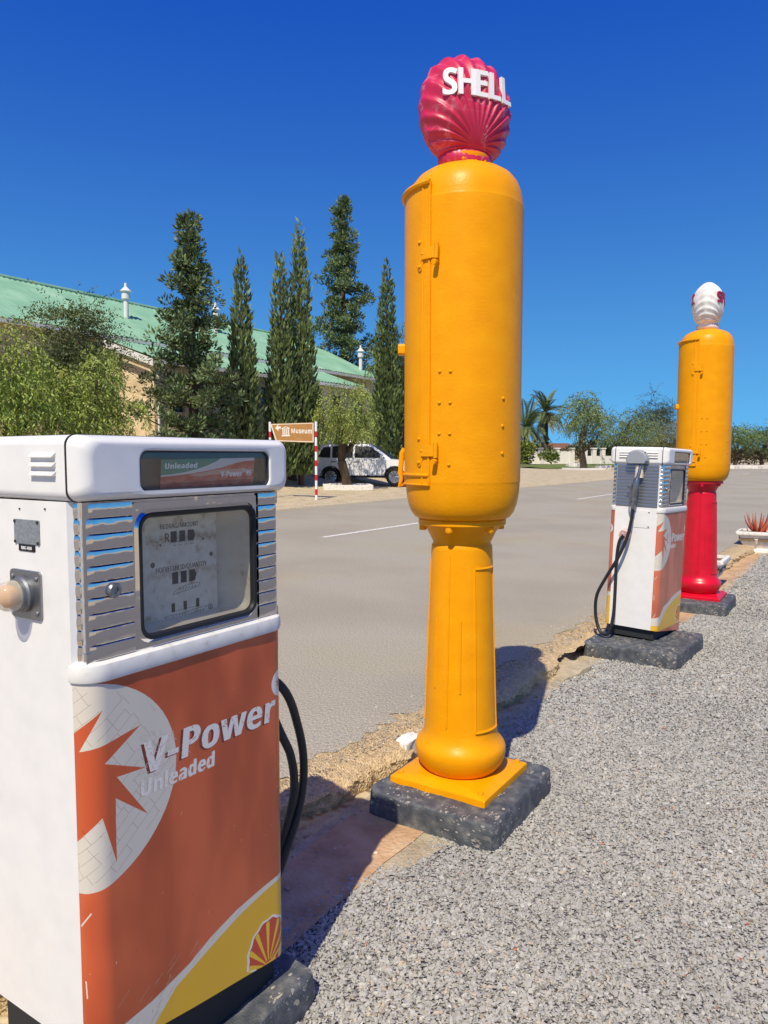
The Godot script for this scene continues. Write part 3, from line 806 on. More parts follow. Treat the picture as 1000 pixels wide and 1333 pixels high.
func dispenser(at: Vector3, turn: float, label: String, near: bool) -> Node3D:
	var t := thing("fuel_dispenser", label, "fuel pump", at, turn, "white cabinet fuel pumps")
	var low := 0.295 if near else 0.18
	var drop := 0.118 if near else 0.09
	var bottom := func(x: float) -> float: return low - drop * (x + HX) / (2 * HX)
	var sk := MB.new()
	sk.box(Vector3(-0.285, 0.1 if not near else 0.06, -0.185), Vector3(0.285, low + 0.03, 0.185))
	obj("skirt", sk, M.skirt, t)
	# cabinet
	var cb := MB.new()
	var loops := []
	var top_y := 1.507
	for q in [[0.0, -1.0], [0.0, 0.0], [0.0, top_y]]:
		var l := PackedVector3Array()
		for p in cb.rr(2 * HX - 0.002, 2 * HZ - 0.24, 0.006, 0.0, Vector2.ZERO, 3):
			var y: float = bottom.call(p.x) if q[1] <= 0.0 else q[1]
			var k := 0.9 if q[1] < 0.0 else 1.0
			l.append(Vector3(p.x * k, y, -p.y * k))
		loops.append(l)
	cb.loft(loops)
	for e in [-1.0, 1.0]:   # end skins, wrapping forward to the doors
		var ends := []
		for y in [0.0, top_y]:
			var l := PackedVector3Array()
			for q in [[HX, -(HZ - 0.046)], [HX, HZ - 0.046], [HX - 0.012, HZ - 0.04], [HX - 0.03, HZ - 0.042], [HX - 0.03, -(HZ - 0.042)], [HX - 0.012, -(HZ - 0.04)]]:
				l.append(Vector3(e * q[0], bottom.call(e * q[0]) if y == 0.0 else y, q[1]))
			ends.append(l)
		cb.loft(ends)
	var cabinet := obj("cabinet", cb, M.white, t, 30.0)
	# printed doors on both long sides
	for side in [1, -1]:
		var turn_side := Transform3D(Basis(Vector3.UP, 0.0 if side > 0 else PI), Vector3.ZERO)
		var pm := MB.new()
		var ks := panel_ks()
		for i in ks.size() - 1:
			var a := panel_x(ks[i]); var b := panel_x(ks[i + 1])
			var y0: float = bottom.call(a.x * side); var y1: float = bottom.call(b.x * side)
			var u0: float = ks[i]; var u1: float = ks[i + 1]
			var rows := 8
			for r in rows:
				var f0 := float(r) / rows; var f1 := float(r + 1) / rows
				var pa := lerpf(y0, 1.132, f0); var pb := lerpf(y1, 1.132, f0); var pc := lerpf(y1, 1.132, f1); var pd := lerpf(y0, 1.132, f1)
				var dent := func(x: float, y: float) -> float: return wobble.get_noise_3d(x * 130, y * 130, 5.0 + side) * 0.0022
				pm.quad_uv(Vector3(a.x, pa, a.y + dent.call(a.x, pa)), Vector3(b.x, pb, b.y + dent.call(b.x, pb)), Vector3(b.x, pc, b.y + dent.call(b.x, pc)), Vector3(a.x, pd, a.y + dent.call(a.x, pd)),
					Vector2(u0, (1.14 - pa) / 0.97), Vector2(u1, (1.14 - pb) / 0.97), Vector2(u1, (1.14 - pc) / 0.97), Vector2(u0, (1.14 - pd) / 0.97))
		pm.moved(turn_side)
		var door := obj("door_panel", pm, M.print_near if near else M.print_far, t, 30.0)
		# white lip along the top of the door
		var lip := MB.new()
		loops = []
		for q in [[0.0, 1.124], [0.005, 1.127], [0.007, 1.136], [0.007, 1.152], [0.004, 1.162], [-0.004, 1.167], [-0.05, 1.169]]:
			var l := PackedVector3Array()
			for k in ks:
				var p := panel_x(k)
				var c := Vector2(clampf(p.x, -HX + 0.05, HX - 0.05), HZ - 0.05)
				var d := (p - c).normalized()
				var w: Vector2 = p + d * q[0] if q[0] > -0.01 else Vector2(p.x * 0.94, HZ - 0.06)
				l.append(Vector3(w.x, q[1], w.y))
			loops.append(l)
		lip.loft(loops, false, false, false)
		lip.moved(turn_side)
		obj("lip", lip, M.white_old, door)
		# bright ribbed surround
		var fz := HZ - 0.012
		var bez := MB.new()
		var wc := Vector2(0.02, 1.331); var ww := 0.37; var wh := 0.284
		var hole := bez.rr(ww, wh, 0.035, fz, wc)
		var rim: PackedVector3Array = PackedVector3Array()
		for p in hole:   # outer frame: the same number of points pushed out to a rectangle
			var d := Vector2(p.x, p.y) - wc
			var s := minf(0.2 / maxf(absf(d.x), 1e-5), 0.169 / maxf(absf(d.y), 1e-5))
			rim.append(Vector3(wc.x + d.x * s, wc.y + d.y * s, fz))
		bez.loft([rim, bez.rr(ww + 0.02, wh + 0.02, 0.042, fz, wc), bez.rr(ww + 0.006, wh + 0.006, 0.037, fz + 0.006, wc), hole], false, false)
		for c in [Vector2(1, 1), Vector2(-1, 1), Vector2(-1, -1), Vector2(1, -1)]:   # corners the stretched loop leaves open
			pass
		bez.box(Vector3(-0.3, 1.16, fz - 0.05), Vector3(0.302, 1.188, fz - 0.003))
		bez.box(Vector3(-0.3, 1.474, fz - 0.05), Vector3(0.302, 1.506, fz - 0.003))
		bez.box(Vector3(-0.298, 1.16, fz - 0.06), Vector3(-0.16, 1.506, fz - 0.006))
		bez.box(Vector3(0.2, 1.16, fz - 0.06), Vector3(0.3, 1.506, fz - 0.006))
		bez.moved(turn_side)
		var bezel := obj("bezel", bez, M.chrome, t, 30.0)
		for col in 2:
			for i in 10:
				var rb := MB.new()
				var y := 1.169 + 0.0337 * i
				loops = []
				for s in 9:
					var f: float = [0.0, 0.02, 0.06, 0.25, 0.5, 0.75, 0.94, 0.98, 1.0][s]
					var bulge: float = [0.0, 0.0022, 0.0029, 0.0036, 0.0039, 0.0036, 0.0029, 0.0022, 0.0][s]
					var l := PackedVector3Array()
					if col == 0:   # wraps the left corner
						for j in 6:
							var a := lerpf(-0.15, PI / 2, j / 5.0)
							l.append(Vector3(-0.265 - cos(a) * (0.037 + bulge), y + f * 0.0325, fz - 0.04 + sin(a) * (0.04 + bulge)))
						l.append(Vector3(-0.181, y + f * 0.0325, fz + bulge))
					else:
						l.append(Vector3(0.219, y + f * 0.0325, fz + bulge))
						for j in 6:
							var a := lerpf(PI / 2, -0.15, j / 5.0)
							l.append(Vector3(0.282 + cos(a) * (0.02 + bulge), y + f * 0.0325, fz - 0.022 + sin(a) * (0.022 + bulge)))
					loops.append(l)
				rb.loft(loops, false, false, false)
				rb.moved(turn_side)
				obj("rib", rb, M.chrome, bezel, 14.0)
		var lock := MB.new()
		lock.lathe([Vector2(0.017, 0.0), Vector2(0.017, 0.006), Vector2(0.014, 0.01), Vector2(0.008, 0.01), Vector2(0.007, 0.006), Vector2(0.0, 0.006)], 20)
		lock.moved(turn_side * Transform3D(Basis(Vector3.RIGHT, PI / 2), Vector3(-0.235, 1.315, fz + 0.003)))
		obj("lock", lock, M.steel, bezel)
		# window: gasket, recess, dial plate, pane
		var gk := MB.new()
		gk.loft([gk.rr(ww + 0.006, wh + 0.006, 0.038, fz + 0.004, wc), gk.rr(ww + 0.002, wh + 0.002, 0.036, fz + 0.009, wc), gk.rr(ww - 0.012, wh - 0.012, 0.03, fz + 0.007, wc), gk.rr(ww - 0.02, wh - 0.02, 0.026, fz - 0.006, wc)], false, false)
		gk.moved(turn_side)
		var win := obj("window_gasket", gk, M.rubber, t)
		var rec := MB.new()
		rec.loft([rec.rr(ww - 0.018, wh - 0.018, 0.027, fz - 0.004, wc), rec.rr(ww - 0.02, wh - 0.02, 0.03, fz - 0.03, wc), rec.rr(ww - 0.05, wh - 0.04, 0.04, fz - 0.075, wc), rec.rr(ww - 0.09, wh - 0.07, 0.03, fz - 0.095, wc)], false, true)
		rec.moved(turn_side)
		obj("recess", rec, M.cream, win)
		var dial := MB.new()
		var d0 := Vector3(-0.105, 1.185, fz - 0.062); var dw := 0.235; var dh := 0.277
		dial.quad_uv(d0, d0 + Vector3(dw, 0, 0), d0 + Vector3(dw, dh, 0), d0 + Vector3(0, dh, 0), Vector2(0, 1), Vector2(1, 1), Vector2(1, 0), Vector2(0, 0))
		dial.quad_uv(d0 + Vector3(dw, 0, 0), d0 + Vector3(dw + 0.02, 0, -0.03), d0 + Vector3(dw + 0.02, dh, -0.03), d0 + Vector3(dw, dh, 0), Vector2(0.97, 0.98), Vector2(1, 0.98), Vector2(1, 0.05), Vector2(0.97, 0.05))
		dial.quad_uv(d0 + Vector3(-0.012, 0, -0.03), d0, d0 + Vector3(0, dh, 0), d0 + Vector3(-0.012, dh, -0.03), Vector2(0, 0.98), Vector2(0.03, 0.98), Vector2(0.03, 0.05), Vector2(0, 0.05))
		dial.moved(turn_side)
		var dp_ := obj("dial_plate", dial, M.dial, win)
		var pane := MB.new()
		pane.plate(ww - 0.014, wh - 0.014, 0.003, 0.028, 0.0008, wc, fz - 0.002)
		pane.moved(turn_side)
		obj("pane", pane, M.glass, win)
	# ends: bright ribbed panel on the far pump, plain white with lamp and plates on the near one
	# head
	var hb := MB.new()
	var hy := 1.577; var hh := 0.138; var hw := 2 * HX + 0.02
	var zc := HZ - 0.03
	hb.loft([hb.rr(hw, hh, 0.022, -zc, Vector2(0, hy)), hb.rr(hw, hh, 0.022, zc, Vector2(0, hy))], true, true)
	var head := obj("head", hb, M.white, t, 35.0)
	for side in [1, -1]:
		var ts := Transform3D(Basis(Vector3.UP, 0.0 if side > 0 else PI), Vector3.ZERO)
		var gap := MB.new()
		gap.loft([gap.rr(hw - 0.004, hh - 0.004, 0.021, zc - 0.002, Vector2(0, hy)), gap.rr(hw + 0.002, hh + 0.002, 0.023, zc, Vector2(0, hy)), gap.rr(hw + 0.002, hh + 0.002, 0.023, zc + 0.005, Vector2(0, hy)), gap.rr(hw - 0.004, hh - 0.004, 0.021, zc + 0.006, Vector2(0, hy))], false, false)
		gap.moved(ts)
		obj("seam", gap, M.rubber, head)
		var cap := MB.new()
		loops = []
		var z0 := zc + 0.005; var rr_ := 0.044
		for i in 9:
			var a := PI / 2 * i / 8.0
			var ins := (1.0 - cos(a)) * rr_
			loops.append(cap.rr(hw - 2 * ins * 0.75, hh - 2 * ins * 0.42, 0.024 + ins * 0.1, z0 + sin(a) * rr_, Vector2(0, hy)))
		var wc2 := Vector2(0.0315, 1.569); var w2 := 0.415; var h2 := 0.09
		var fzz := z0 + rr_
		loops.append(cap.rr(w2 + 0.012, h2 + 0.012, 0.026, fzz, wc2))
		loops.append(cap.rr(w2 + 0.004, h2 + 0.004, 0.023, fzz - 0.002, wc2))
		loops.append(cap.rr(w2, h2, 0.021, fzz - 0.008, wc2))
		cap.loft(loops, false, false)
		cap.moved(ts)
		var capo := obj("head_front", cap, M.white, head, 35.0)
		var bx := MB.new()
		bx.loft([bx.rr(w2, h2, 0.021, fzz - 0.006, wc2), bx.rr(w2 - 0.008, h2 - 0.008, 0.018, fzz - 0.007, wc2), bx.rr(w2 - 0.01, h2 - 0.01, 0.017, fzz - 0.035, wc2)], false, true)
		bx.moved(ts)
		obj("head_window", bx, M.window_dark, head, 35.0)
		var gl := MB.new()
		gl.plate(w2 - 0.004, h2 - 0.004, 0.002, 0.019, 0.0005, wc2, fzz - 0.012)
		gl.moved(ts)
		obj("pane", gl, M.glass, head)
		if near:
			var card := MB.new()
			var c0 := Vector3(-0.105, 1.5275, fzz - 0.026)
			card.quad_uv(c0, c0 + Vector3(0.305, 0.002, 0), c0 + Vector3(0.305, 0.071, 0.006), c0 + Vector3(0.001, 0.0665, 0.006), Vector2(0, 1), Vector2(1, 1), Vector2(1, 0), Vector2(0, 0))
			card.moved(ts)
			obj("grade_card", card, M.card, head)
	# louvres in the ends of the head
	for e in [-1, 1]:
		for g in [-0.112, 0.112]:
			for k in 3:
				var lv := MB.new()
				var y := 1.562 + 0.019 * k
				var x0: float = e * (hw / 2 - 0.001); var x1: float = e * (hw / 2 + 0.009)
				var pa := [Vector3(x0, y + 0.011, g - 0.045), Vector3(x1, y + 0.001, g - 0.043), Vector3(x1, y - 0.001, g - 0.043), Vector3(x0, y - 0.001, g - 0.043)]
				var pb := [Vector3(x0, y + 0.011, g + 0.045), Vector3(x1, y + 0.001, g + 0.043), Vector3(x1, y - 0.001, g + 0.043), Vector3(x0, y - 0.001, g + 0.043)]
				lv.loft([PackedVector3Array(pa), PackedVector3Array(pb)])
				obj("louvre", lv, M.white_old, head, 20.0)
	if near: lamp_side(t)
	else: ribbed_end(t)
	nozzle_set(t, 1.0 if near else -1.0, near)
	return t

func end_plate(parent: Node3D, called: String, m: Material, w: float, y: float, size: Vector2, d: float, r: float, x := -HX) -> MeshInstance3D:   # flat plate on the near end; w is measured back from the front corner
	var mb := MB.new()
	mb.plate(size.x, size.y, d, r, minf(d * 0.5, 0.002))
	mb.moved(Transform3D(Basis(Vector3.UP, -PI / 2), Vector3(x, y, HZ - w)))
	return obj(called, mb, m, parent, 30.0)
func end_screw(parent: Node3D, w: float, y: float, r: float, out: float, m: Material):
	obj("screw", rivet(Vector3(-HX - out, y, HZ - w), Vector3.LEFT, r), m, parent)

func lamp_side(t: Node3D):
	var p := end_plate(t, "rating_plate", M.tin, 0.19, 1.4375, Vector2(0.096, 0.054), 0.0025, 0.003)
	for q in [[0.147, 1.415], [0.233, 1.415], [0.147, 1.46], [0.233, 1.46]]: end_screw(p, q[0], q[1], 0.0035, 0.0022, M.screw)
	var tagp := end_plate(t, "number_tag", M.black, 0.192, 1.402, Vector2(0.062, 0.015), 0.002, 0.002)
	var f := SystemFont.new(); f.font_names = PackedStringArray(["Droid Sans"]); f.font_weight = 700
	var tm := TextMesh.new()
	tm.text = "RNC-H50"; tm.font = f; tm.font_size = 32; tm.pixel_size = 0.00030; tm.depth = 0.0006
	var tx := obj("lettering", tm, M.letter_white, tagp)
	tx.transform = Transform3D(Basis(Vector3.UP, -PI / 2), Vector3(-HX - 0.0022, 1.402, HZ - 0.192))
	for q in [[0.12, 1.49], [0.215, 1.487]]: end_screw(t, q[0], q[1], 0.002, 0.0005, M.screw)
	var lp := end_plate(t, "lamp_plate", M.steel, 0.198, 1.2995, Vector2(0.116, 0.108), 0.006, 0.012)
	for q in [[0.153, 1.262], [0.243, 1.262], [0.153, 1.337], [0.243, 1.337]]: end_screw(lp, q[0], q[1], 0.006, 0.0055, M.dull_steel)
	var x := -HX - 0.006
	var tr := Transform3D(Basis(Vector3(0, 0, 1), PI / 2), Vector3(x, 1.3, HZ - 0.204))   # y axis -> -x
	var col := MB.new()
	col.lathe([Vector2(0.04, 0), Vector2(0.04, 0.008), Vector2(0.036, 0.012), Vector2(0.036, 0.02), Vector2(0.03, 0.021)], 28)
	col.moved(tr)
	var lamp := obj("lamp", col, M.dull_steel, t)
	var lens := MB.new()
	lens.lathe([Vector2(0.034, 0.012), Vector2(0.0335, 0.034), Vector2(0.031, 0.045), Vector2(0.024, 0.055), Vector2(0.013, 0.061), Vector2(0.0, 0.063)], 28)
	lens.moved(tr)
	obj("lens", lens, M.lamp_glass, lamp)
	var bulb := MB.new()
	bulb.lathe([Vector2(0.016, 0.013), Vector2(0.02, 0.022), Vector2(0.025, 0.033), Vector2(0.024, 0.042), Vector2(0.015, 0.05), Vector2(0.0, 0.053)], 20)
	bulb.moved(tr)
	obj("bulb", bulb, M.amber, lamp)

func ribbed_end(t: Node3D):
	var x := -HX - 0.002
	var pb := MB.new()
	pb.box(Vector3(x - 0.002, 1.168, -HZ + 0.05), Vector3(x + 0.006, 1.506, HZ - 0.05))
	var panel := obj("end_panel", pb, M.dull_steel, t)
	for i in 13:
		var rb := MB.new()
		var loops := []
		for s in 5:
			var f := s / 4.0
			var y := 1.169 + (i + f * 0.95) * 0.0259
			var b := sin(PI * f) * 0.002 + 0.003
			loops.append(PackedVector3Array([Vector3(x - b, y, HZ - 0.05), Vector3(x - b, y, -HZ + 0.05)]))
		rb.loft(loops, false, false, false)
		obj("rib", rb, M.dull_chrome, panel)
	var mb := MB.new()
	mb.plate(0.14, 0.14, 0.003, 0.004, 0.001)
	mb.moved(Transform3D(Basis(Vector3.UP, -PI / 2), Vector3(-HX, 1.07, HZ - 0.17)))
	var cover := obj("cover_plate", mb, M.white, t)
	for q in [[0.11, 1.125], [0.23, 1.125], [0.11, 1.01]]: end_screw(cover, q[0], q[1], 0.006, 0.002, M.screw)

func spline(pts: Array, per := 8) -> Array:
	var out := []
	for i in pts.size() - 1:
		var a: Vector3 = pts[maxi(i - 1, 0)]; var b: Vector3 = pts[i]; var c: Vector3 = pts[i + 1]; var d: Vector3 = pts[mini(i + 2, pts.size() - 1)]
		for k in per: out.append(b.cubic_interpolate(c, a, d, float(k) / per))
	out.append(pts[-1])
	return out

func nozzle_set(t: Node3D, e: float, near: bool):
	# e: which end of the cabinet; hood, nozzle hanging in its boot, hose looping to the coupling
	var at := func(w: float, y: float, out: float) -> Vector3: return Vector3(e * (HX + out), y, HZ - w)
	var hood := MB.new()
	var loops := []
	for q in [[0.0, 1.0], [0.05, 0.97], [0.062, 0.85]]:
		var l := PackedVector3Array()
		for i in 15:
			var a := PI * i / 14.0
			l.append(at.call(0.215 - cos(a) * 0.088 * q[1], 1.535 + sin(a) * 0.09 * q[1], q[0] + 0.008))
		l.append(at.call(0.215 - 0.075 * q[1] * -1.0, 1.515, q[0] + 0.008)); l.append(at.call(0.215 - 0.075 * q[1], 1.515, q[0] + 0.008))
		loops.append(l)
	hood.loft(loops, false, true)
	var hd := obj("nozzle_hood", hood, M.hood, t, 35.0)
	for w in [0.155, 0.275]: obj("screw", rivet(at.call(w, 1.6, 0.045), Vector3(e, 0, 0), 0.006), M.screw, hd)
	var boot := MB.new()
	boot.tube([at.call(0.2, 1.5, 0.02), at.call(0.2, 1.4, 0.02)], [0.032, 0.034], 14)
	obj("nozzle_boot", boot, M.cream, t)
	var nz := MB.new()
	nz.tube(spline([at.call(0.185, 1.505, 0.04), at.call(0.19, 1.44, 0.055), at.call(0.2, 1.39, 0.065)], 4), 0.013, 12)
	nz.tube([at.call(0.2, 1.395, 0.065), at.call(0.206, 1.35, 0.07), at.call(0.21, 1.29, 0.07), at.call(0.214, 1.24, 0.065)], [0.018, 0.028, 0.026, 0.02], 14)
	nz.tube([at.call(0.214, 1.24, 0.065), at.call(0.216, 1.215, 0.065)], 0.025, 12)
	nz.tube([at.call(0.216, 1.215, 0.065), at.call(0.222, 1.15, 0.06)], 0.019, 12)
	var nozzle := obj("nozzle", nz, M.steel, t)
	var lv := MB.new()
	lv.tube(spline([at.call(0.21, 1.36, 0.09), at.call(0.235, 1.33, 0.09), at.call(0.243, 1.25, 0.085), at.call(0.235, 1.18, 0.07)], 4), 0.006, 8)
	lv.tube([at.call(0.25, 1.33, 0.05), at.call(0.27, 1.33, 0.05), at.call(0.272, 1.31, 0.05)], 0.01, 8)
	obj("trigger", lv, M.dull_steel, nozzle)
	var pts := []
	if near:
		for q in [[0.03, 1.02, 0.2], [0.138, 0.92, 0.12], [0.221, 0.774, 0.12], [0.25, 0.639, 0.12], [0.229, 0.507, 0.125], [0.159, 0.36, 0.14], [0.12, 0.28, 0.16], [0.13, 0.3, 0.175], [0.175, 0.427, 0.15], [0.207, 0.566, 0.13], [0.193, 0.684, 0.13], [0.143, 0.786, 0.14], [0.08, 1.0, 0.2], [0.06, 1.15, 0.222]]:
			pts.append(Vector3(HX + q[0] * 0.88, q[1] - 0.02, HZ - q[2]))
	else:
		for q in [[0.222, 1.15, 0.06], [0.225, 1.08, 0.06], [0.25, 0.92, 0.07], [0.31, 0.75, 0.08], [0.4, 0.58, 0.08], [0.475, 0.42, 0.07], [0.485, 0.27, 0.06], [0.45, 0.15, 0.07], [0.40, 0.105, 0.09], [0.345, 0.13, 0.1], [0.32, 0.28, 0.09], [0.325, 0.5, 0.07], [0.33, 0.75, 0.06], [0.315, 0.88, 0.06], [0.285, 0.93, 0.055]]:
			pts.append(at.call(q[0], q[1], q[2]))
	var hs := MB.new()
	hs.tube(spline(pts), 0.0135, 12)
	obj("hose", hs, M.hose, t)
	var cp := MB.new()
	var c: Vector3 = pts[0] if near else pts[-1]
	cp.tube([Vector3(e * HX, c.y + 0.01, c.z), Vector3(e * (HX + 0.055), c.y, c.z)], [0.045, 0.042], 18)
	obj("coupling", cp, M.coupling, t)

# ---------------------------------------------------------------- prints
const PX := 1500.0
func pp(a: float, h: float) -> Vector2:   # door print: a metres left of the right edge, h metres above the ground
	var x := a + HX; var r := 0.05
	var s := 0.0
	if x > -HX + r: s = PI / 2 * r + (x + HX - r)
	else: s = r * acos(clampf((-HX + r - x) / r, -1, 1))
	return Vector2(s * PX, (1.14 - h) * PX)
func image_mat(im: Image, rough: float) -> StandardMaterial3D:
	var m := mat(Color.WHITE, rough)
	im.generate_mipmaps()
	m.albedo_texture = ImageTexture.create_from_image(im)
	return m
func fan_emblem(im: Image, c: Vector2, w: float, h: float):
	fill(im, shell_poly(c, w * 1.12, h * 1.1), rgb(232, 226, 214))
	fill(im, shell_poly(c, w, h), rgb(196, 62, 40))
	var hinge := c + Vector2(0, h * 0.47)
	for i in 7:
		var a := lerpf(-1.12, 1.12, i / 6.0)
		var d := Vector2(sin(a), -cos(a)); var n := Vector2(d.y, -d.x)
		var reach := h * table(absf(a), [[0.0, 0.9], [0.5, 0.86], [1.12, 0.6]])
		fill(im, PackedVector2Array([hinge + d * h * 0.12 - n * w * 0.012, hinge + d * reach - n * w * 0.047, hinge + d * (reach + h * 0.02), hinge + d * reach + n * w * 0.047, hinge + d * h * 0.12 + n * w * 0.012]), rgb(238, 190, 40))
	fill(im, PackedVector2Array([hinge + Vector2(-w * 0.2, -h * 0.08), hinge + Vector2(w * 0.2, -h * 0.08), hinge + Vector2(w * 0.2, -h * 0.01), hinge + Vector2(-w * 0.2, -h * 0.01)]), rgb(238, 190, 40))
func door_print(faded: bool) -> StandardMaterial3D:
	var w := int(0.687 * PX); var h := int(0.97 * PX)
	var im := Image.create_empty(w, h, false, Image.FORMAT_RGBA8)
	var orange := rgb(209, 92, 50) if not faded else rgb(214, 116, 86)
	print_noise(im, 41, Vector2(0.012, 0.005), orange.lightened(0.04), orange.darkened(0.14), 0.25, 0.8)
	# sun-bleached left edge
	var white := rgb(216, 209, 196)
	# disc with a burst
	var disc := PackedVector2Array()
	for i in 60: disc.append(Vector2(cos(TAU * i / 60) * 0.262 * PX, (1.14 - 0.897) * PX + sin(TAU * i / 60) * 0.2325 * PX))
	fill(im, disc, white)
	var r := RandomNumberGenerator.new(); r.seed = 12
	for k in 46:   # cracked vinyl: rows of long cracks and short cross cracks
		var row := -12 + k % 23
		for j in 12:
			var o := Vector2(0, (1.14 - 0.897) * PX)
			var d1 := Vector2(0.8, -0.6); var d2 := Vector2(0.6, 0.8)
			var p := o + d2 * row * 36.0 + d1 * (j - 6) * 74.0 + d1 * r.randf_range(-12, 12)
			var q := p + d1 * 74.0 if k < 23 else p + d2 * 36.0
			var e := (p - o) / Vector2(0.262 * PX, 0.2325 * PX); var f := (q - o) / Vector2(0.262 * PX, 0.2325 * PX)
			if e.length() < 0.98 and f.length() < 0.98 and r.randf() < 0.75: stroke(im, p, q, 1.6, rgb(176, 160, 142))
	var star := PackedVector2Array([Vector2(-4, (1.14 - 1.012) * PX)])
	for q in [[-0.590, 1.064], [-0.627, 0.978], [-0.496, 1.003], [-0.589, 0.946], [-0.485, 0.901], [-0.561, 0.907], [-0.481, 0.791], [-0.565, 0.861], [-0.567, 0.717], [-0.597, 0.829]]: star.append(pp(q[0], q[1]))
	star.append(Vector2(-4, (1.14 - 0.774) * PX))
	fill(im, star, orange.darkened(0.04))
	# lettering with its printed shadow
	var dark := rgb(120, 40, 30)
	for s in 2:
		var o := Vector2(-7, 3) if s == 0 else Vector2.ZERO
		var c := dark if s == 0 else rgb(232, 228, 222)
		if s == 0:
			for k in 3: write(im, "V-Power", pp(-0.497, 0.886) + o + Vector2(k * 3.0 - 5.0, k - 1.0), 0.071 * PX, 0.442 * PX, c, 0.02, 0.12)
			for k in 2: write(im, "Unleaded", pp(-0.5, 0.836) + Vector2(-3.0 - k, 1.0), 0.036 * PX, 0.222 * PX, rgb(196, 170, 150), 0.03, 0.08)
		else:
			for k in 3: write(im, "V-Power", pp(-0.497, 0.886) + Vector2(k * 2.5, k % 2), 0.071 * PX, 0.442 * PX, c, 0.02, 0.12)
			for k in 2: write(im, "Unleaded", pp(-0.5, 0.836) + Vector2(k * 2.0, 0), 0.036 * PX, 0.222 * PX, c, 0.03, 0.08)
			write(im, "Shell", pp(-0.5, 0.966), 0.012 * PX, 0.045 * PX, rgb(210, 196, 182), 0.0, 0.05)
	for k in 150:   # flaking letters
		var p := pp(r.randf_range(-0.5, -0.06), r.randf_range(0.885, 0.95))
		if k > 120: p = pp(r.randf_range(-0.5, -0.29), r.randf_range(0.83, 0.87))
		elif k > 70: p = pp(r.randf_range(-0.5, -0.4), r.randf_range(0.885, 0.96))
		var d := Vector2.from_angle(r.randf() * TAU) * r.randf_range(8, 26)
		stroke(im, p, p + d, r.randf_range(1.2, 2.6), orange.darkened(0.1) if p.x > pp(-0.4, 0).x else Color(0.78, 0.72, 0.66))
	# small badge at the right edge
	var bc := pp(-0.024, 0.976)
	fill(im, circle(bc, 0.037 * PX), rgb(230, 226, 220))
	var burst := PackedVector2Array()
	for i in 18: burst.append(bc + Vector2.from_angle(TAU * i / 18.0) * (0.022 if i % 2 == 0 else 0.009) * PX)
	fill(im, burst, rgb(196, 70, 36))
	# white swoosh and yellow foot
	var sw := PackedVector2Array(); var ye := PackedVector2Array()
	for q in [[0.06, 0.43], [0.0, 0.428], [-0.1, 0.424], [-0.206, 0.413], [-0.3, 0.39], [-0.37, 0.364], [-0.482, 0.342], [-0.557, 0.337]]: sw.append(pp(q[0] if q[0] < 0.0 else q[0], q[1]))
	for q in [[0.06, 0.415], [0.0, 0.415], [-0.1, 0.408], [-0.194, 0.393], [-0.314, 0.361], [-0.413, 0.33], [-0.475, 0.28], [-0.56, 0.22]]: ye.append(pp(q[0], q[1]))
	sw[0] = Vector2(w + 4, sw[1].y); ye[0] = Vector2(w + 4, ye[1].y)
	if faded:
		for i in sw.size(): sw[i].y -= 0.02 * PX
		sw[-1].y += 0.06 * PX
	for l in [sw, ye]: l.append(Vector2(-4, l[-1].y + (0.02 * PX if l == sw else 0.0))); l.append(Vector2(-4, h + 4)); l.append(Vector2(w + 4, h + 4))
	fill(im, sw, white)
	for k in 60:
		var p := pp(r.randf_range(-0.6, -0.2), r.randf_range(0.2, 0.4))
		stroke(im, p, p + Vector2(0.8, -0.6) * r.randf_range(20, 60), 1.6, rgb(176, 160, 142))
	fill(im, ye, rgb(226, 176, 36) if not faded else rgb(232, 184, 50))
	fan_emblem(im, pp(-0.088, 0.252), 0.15 * PX, 0.138 * PX)
	# scratches and chips
	for k in 46:
		var p := Vector2(r.randf() * w, r.randf() * h)
		var d := Vector2.from_angle(PI / 2 + r.randfn(0, 0.5)) * absf(r.randfn(0, 9))
		stroke(im, p, p + d, r.randf_range(0.8, 1.8), Color(0.86, 0.8, 0.74) if r.randf() < 0.7 else Color(0.45, 0.2, 0.12))
	for k in 3:
		var y := r.randf_range(0.5, 0.95) * h
		stroke(im, Vector2(r.randf_range(10, 70), y), Vector2(r.randf_range(10, 70), y + r.randf_range(30, 110)), 5.0, Color(0.88, 0.83, 0.78))
	var m := image_mat(im, 0.38)
	m.clearcoat_enabled = true; m.clearcoat = 0.3; m.clearcoat_roughness = 0.25
	return m
